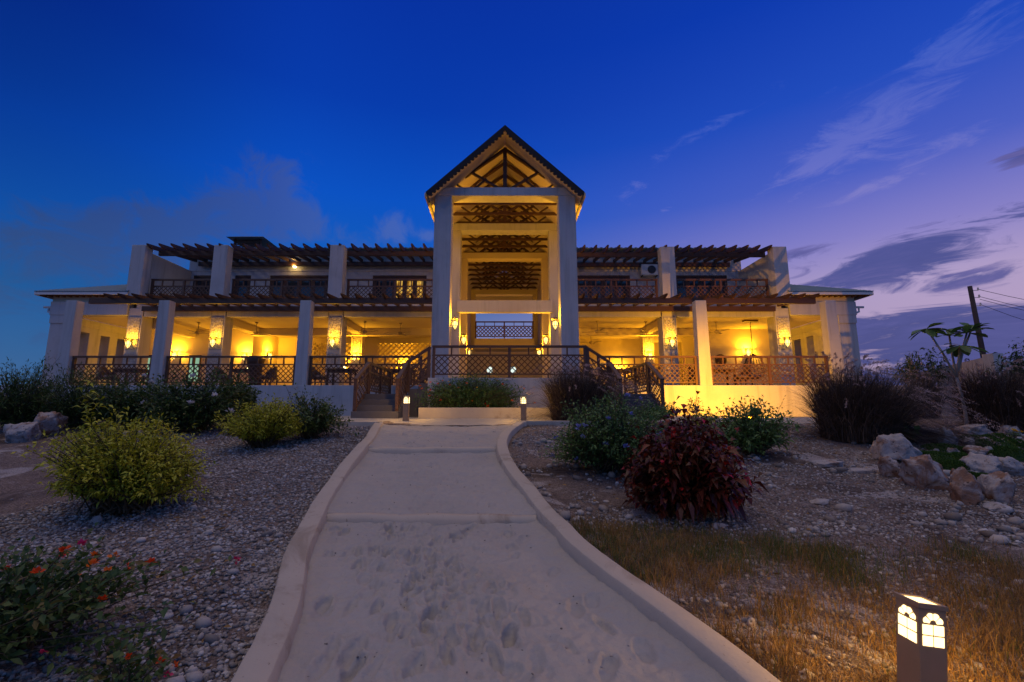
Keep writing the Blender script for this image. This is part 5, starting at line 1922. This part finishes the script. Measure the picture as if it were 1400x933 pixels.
st_l = [(905, 716, 14, 9, 'small grey stone under the left side of the red leaved shrub'), (985, 722, 22, 9, 'flat stone under the right side of the red leaved shrub'), (1050, 888, 22, 13, 'pinkish stone in the dry grass near the kerb'),
        (1028, 858, 16, 12, 'pale stone in the dry grass above the pinkish one'), (1102, 925, 24, 12, 'flat pale stone in the dry grass at the bottom edge'), (1178, 752, 16, 6, 'pale stone at the upper edge of the dry grass'),
        (1282, 758, 14, 8, 'small white stone on bare ground above the near bollard lamp'), (1130, 636, 40, 8, 'low pale flat stone on the bare ground before the big fountain grass'), (1180, 646, 34, 8, 'second low flat stone on the bare ground, right of the paler one'),
        (1120, 688, 30, 8, 'flat grey stone in the middle of the bare ground'), (1395, 806, 20, 16, 'brown stone at the right edge beside the dry grass'), (1340, 832, 26, 8, 'flat stone in the dry grass right of the near bollard lamp')]
for i, (px, py, w, h, lb) in enumerate(st_l):
    L, s = place(px, py)
    rock('stone', (L[0], L[1], L[2]), w * s * 1.1, w * s * 0.8, h * s * 1.1, lb, 150 + i, G3, sub=3)

# moss cushions among the rocks: one mass of tiny blades
r = np.random.default_rng(95)
mv, mf, mt = [], [], []
k = 0
for (px, py, w, h) in ((1262, 628, 50, 14), (1290, 632, 52, 16), (1312, 645, 40, 18), (1300, 618, 46, 12), (1328, 622, 34, 12), (1372, 616, 44, 18), (1392, 630, 40, 22), (1345, 604, 40, 10), (1375, 604, 40, 12), (1338, 660, 26, 16), (1352, 664, 36, 18), (1395, 612, 30, 14), (1318, 632, 40, 14), (1376, 640, 36, 14)):
    L, s = place(px, py)
    R, H = w * s * 0.55, h * s * 0.9
    n = 1500
    a = r.uniform(0, 2 * math.pi, n)
    q = np.sqrt(r.uniform(0, 1, n))
    x, y = q * np.cos(a) * R, q * np.sin(a) * R * 0.9
    z = H * np.sqrt(np.maximum(0, 1 - q * q)) * (0.8 + 0.4 * fbm(x * 12 + px, y * 12, 5, 2))
    pos = np.stack([x + L[0], y + L[1] + R * 0.5, z + L[2]], 1)
    d = norm(np.stack([x / R * 0.8, y / R * 0.8, np.full(n, 0.9)], 1) + r.normal(0, 0.35, (n, 3)))
    vv, ff = leaf_arrays(pos, d, np.full(n, 0.035), np.full(n, 0.014), r, 0.2, 0.1)
    mv.append(vv); mf.append(ff + k); k += len(vv); mt.append(np.repeat(r.uniform(0, 1, n), 5))
    # cushion body
    g = 14
    uu, vv2 = np.meshgrid(np.linspace(0, 1, 8), np.linspace(0, 2 * math.pi, g))
    zz = H * 0.96 * np.sqrt(1 - np.minimum(uu, 0.999) ** 2) - 0.03 * uu
    cv_ = np.stack([L[0] + uu * np.cos(vv2) * R, L[1] + R * 0.5 + uu * np.sin(vv2) * R * 0.9, L[2] + zz], 2).reshape(-1, 3)
    ii = (np.arange(7)[None] + np.arange(g - 1)[:, None] * 8).ravel()
    t1 = np.stack([ii, ii + 1, ii + 9], 1)
    t2 = np.stack([ii, ii + 9, ii + 8], 1)
    mv.append(cv_); mf.append(np.concatenate([t1, t2]) + k); k += len(cv_); mt.append(np.full(len(cv_), 0.1))
tag(np_mesh('moss', np.concatenate(mv), np.concatenate(mf), 'moss_leaf', None, np.concatenate(mt)), kind='stuff')
L, s = place(1388, 606)
bush('yellow_flower', (L[0], L[1], L[2] + 0.1), 0.22, 0.2, 0.16, 'tiny yellow flower among the moss of the rock garden', 'flower', 'leaf_green', 97, 14, 5, 0.05, 0.02, 0.02, 0.3, 0.1, flowers=[('petal_yellow', 4, 0.05)], zmin=0.2)
L, s = place(1262, 612)
bush('succulent', (L[0], L[1] + 0.2, L[2] + 0.12), 0.30, 0.26, 0.22, 'small round leaved green plant between pale rocks', 'plant', 'leaf_green', 98, 10, 3, 0.12, 0.10, 0.02, 0.3, 0.1, zmin=0.2)

# ------------------------------------------------------------------ pebbles and dry grass
phi = (1 + 5 ** 0.5) / 2
ICO_V = np.array([(-1, phi, 0), (1, phi, 0), (-1, -phi, 0), (1, -phi, 0), (0, -1, phi), (0, 1, phi), (0, -1, -phi), (0, 1, -phi), (phi, 0, -1), (phi, 0, 1), (-phi, 0, -1), (-phi, 0, 1)]) / 1.9
ICO_F = np.array([(0, 11, 5), (0, 5, 1), (0, 1, 7), (0, 7, 10), (0, 10, 11), (1, 5, 9), (5, 11, 4), (11, 10, 2), (10, 7, 6), (7, 1, 8), (3, 9, 4), (3, 4, 2), (3, 2, 6), (3, 6, 8), (3, 8, 9), (4, 9, 5), (2, 4, 11), (6, 2, 10), (8, 6, 7), (9, 8, 1)])


def pebbles(xy, size, seed, material='pebble_fine', name='gravel', light=0.0):
    r = np.random.default_rng(seed)
    n = len(xy)
    sc = size[:, None] * r.uniform(0.6, 1.25, (n, 3)) * np.array([1, 1, 0.7])
    V = ICO_V[None] * (1 + r.uniform(-0.16, 0.16, (n, 12, 1))) * sc[:, None]
    a = r.uniform(0, 2 * math.pi, n)
    b = r.uniform(-0.5, 0.5, n)
    ca, sa, cb, sb = np.cos(a)[:, None], np.sin(a)[:, None], np.cos(b)[:, None], np.sin(b)[:, None]
    x, y, z = V[..., 0], V[..., 1], V[..., 2]
    x, z = x * cb + z * sb, -x * sb + z * cb
    x, y = x * ca - y * sa, x * sa + y * ca
    gz_ = ground_h(xy[:, 0], xy[:, 1])[:, None] + size[:, None] * 0.25
    v = np.stack([x + xy[:, 0:1], y + xy[:, 1:2], z + gz_], 2).reshape(-1, 3)
    f = (ICO_F[None] + np.arange(n)[:, None, None] * 12).reshape(-1, 3)
    o = np_mesh(name, v, f, material, None, np.repeat(np.clip(r.beta(2, 2.4, n) + light, 0, 1), 12), smooth=True)
    return tag(o, kind='stuff')


def sample(n, x0, x1, y0, y1, cond, seed, near=1.5):
    r = np.random.default_rng(seed)
    y = y0 + (y1 - y0) * r.uniform(0, 1, n) ** near
    x = r.uniform(x0, x1, n)
    k = cond(x, y)
    return np.stack([x[k], y[k]], 1), r


lc = lambda x, y: (x < path_l(y) - 0.24) & (x > -1.02 * y - 1.2) & (fbm(x * 0.8, y * 0.8, 201, 3) + 0.22 * np.clip((x - path_l(y) + 3.4) / 2.0, -1, 1) > 0.40)
xy, r = sample(72000, -10.5, -1.0, 2.2, 10.8, lc, 202)
pebbles(xy, r.uniform(0.010, 0.024, len(xy)) * (0.85 + 0.02 * xy[:, 1]), 203)
rc = lambda x, y: (x > path_r(y) + 0.26) & (x < 1.2 * y + 1.0) & (y > 5.0 - 0.10 * x) & (fbm(x * 0.9, y * 0.9, 211, 3) > 0.36)
xy, r = sample(34000, 0.1, 11.0, 3.9, 11.0, rc, 212, 1.2)
pebbles(xy, r.uniform(0.007, 0.021, len(xy)), 213)


# a second, coarser grade of stones, and dead leaves blown under the shrubs
xy, r = sample(2600, -10.5, -1.0, 2.3, 10.6, lambda x, y: (x < path_l(y) - 0.28) & (x > -1.02 * y - 1.2) & (fbm(x * 1.1, y * 1.1, 221, 3) > 0.44), 222)
pebbles(xy, r.gamma(3.0, 0.0085, len(xy)).clip(0.015, 0.055), 223, light=0.05)
xy, r = sample(5200, 0.1, 11.0, 3.9, 10.8, lambda x, y: (x > path_r(y) + 0.28) & (x < 1.2 * y + 1.0) & (y > 4.9 - 0.10 * x) & (fbm(x * 1.0, y * 1.0, 231, 3) > 0.43), 232, 1.2)
pebbles(xy, r.gamma(2.6, 0.011, len(xy)).clip(0.012, 0.09), 233, light=0.08)
xy, r = sample(420, -1.9, 1.0, 2.3, 10.5, lambda x, y: (x > path_l(y) + 0.05) & (x < path_r(y) - 0.05), 241)
o = pebbles(xy, r.uniform(0.004, 0.010, len(xy)), 242, name='sand_grit', light=-0.1)
vv = np.empty(len(o.data.vertices) * 3, dtype=np.float32)
o.data.vertices.foreach_get('co', vv)
vv = vv.reshape(-1, 12, 3)
vv[:, :, 2] += (path_z(xy[:, 1]) - ground_h(xy[:, 0], xy[:, 1]) + 0.004)[:, None]
o.data.vertices.foreach_set('co', vv.ravel())


xy, r = sample(15000, 0.3, 6.6, 1.8, 5.4, lambda x, y: (x > path_r(y) + 0.25) & (x < 1.25 * y + 0.8) & (fbm(x * 1.6, y * 1.6, 261, 3) > 0.36), 262, 1.1)
pebbles(xy, r.gamma(2.2, 0.0042, len(xy)).clip(0.005, 0.03), 263, light=-0.04)


def litter():
    r = np.random.default_rng(251)
    c = np.array([(-4.1, 5.2, 0.9), (-4.3, 8.3, 0.7), (1.6, 6.8, 0.9), (2.0, 5.0, 0.9), (4.2, 8.0, 0.7), (-2.7, 3.2, 0.9), (-6.5, 9.3, 1.6), (6.8, 8.6, 1.4), (-0.5, 5.0, 3.0)])
    i = r.integers(0, len(c), 900)
    x, y = c[i, 0] + r.normal(0, 1, 900) * c[i, 2], c[i, 1] + r.normal(0, 1, 900) * c[i, 2] * 0.7
    k = ((x < path_l(y) - 0.3) | (x > path_r(y) + 0.3)) & (y > 2.2) & (y < 10.6)
    x, y = x[k], y[k]
    a = r.uniform(0, 2 * math.pi, len(x))
    d = np.stack([np.cos(a), np.sin(a), r.uniform(-0.1, 0.35, len(x))], 1)
    pos = np.stack([x, y, ground_h(x, y) + 0.022], 1)
    v, f = leaf_arrays(pos, norm(d), r.uniform(0.03, 0.075, len(x)), r.uniform(0.014, 0.03, len(x)), r, 0.3, 0.1)
    tag(np_mesh('fallen_leaves', v, f, 'dry_grass', None, np.repeat(r.uniform(0, 0.75, len(x)), 5)), kind='stuff')


litter()


def grass_field():
    r = np.random.default_rng(301)
    n = 125000
    y = 1.7 + 3.7 * r.uniform(0, 1, n) ** 1.15
    x = r.uniform(0.3, 6.4, n)
    dens = fbm(x * 1.5, y * 1.5, 302, 3)
    top = 5.0 - 0.20 * np.maximum(0, x - 1.0) + 0.5 * (fbm(x * 2, y * 0 + 3, 305, 2) - 0.4)
    k = (x > path_r(y) + 0.27) & (x < 1.25 * y + 0.7) & (y < top + r.normal(0, 0.16, n)) & (r.uniform(0, 1, n) < 0.16 + 0.84 * np.clip((dens + 0.12 * (fbm(x * 6, y * 6, 307, 2) - 0.37) - 0.30 - 0.10 * np.clip((x - 2.4) / 2.5, 0, 1)) / 0.16, 0, 1))
    x, y, dens = x[k], y[k], dens[k]
    n = len(x)
    L = r.uniform(0.05, 0.19, n) * (0.35 + 1.5 * np.clip(fbm(x * 4.5, y * 4.5, 309, 3) - 0.12, 0.1, 0.8))
    a = r.uniform(0, 2 * math.pi, n)
    reach = L * r.uniform(0.2, 0.99, n)
    lean = np.stack([np.cos(a), np.sin(a)], 1) * reach[:, None]
    v, f, c = blades(r, n, np.stack([x, y], 1), L, lean, 0.0042, 0, 4)
    v = v.reshape(n, 8, 3)
    v[:, :, 2] += ground_h(x, y)[:, None] - 0.005
    green = fbm(x * 1.3 + 4, y * 1.3, 303, 3)
    tn = np.clip(r.normal(0.42, 0.2, n), 0, 0.78)
    gsel = (r.uniform(0, 1, n) < np.clip((green - 0.50) * 4 + 0.20 * (y > 4.0) + 0.06 * (x > 2.6), 0.04, 0.7))
    tn = np.where(gsel, r.uniform(0.84, 1.0, n), tn)
    tag(np_mesh('dry_grass', v.reshape(-1, 3), f, 'dry_grass', None, np.repeat(tn, 8)), kind='stuff')


grass_field()
for ob in list(bpy.data.objects):
    if '_org' in ob:
        del ob['_org']
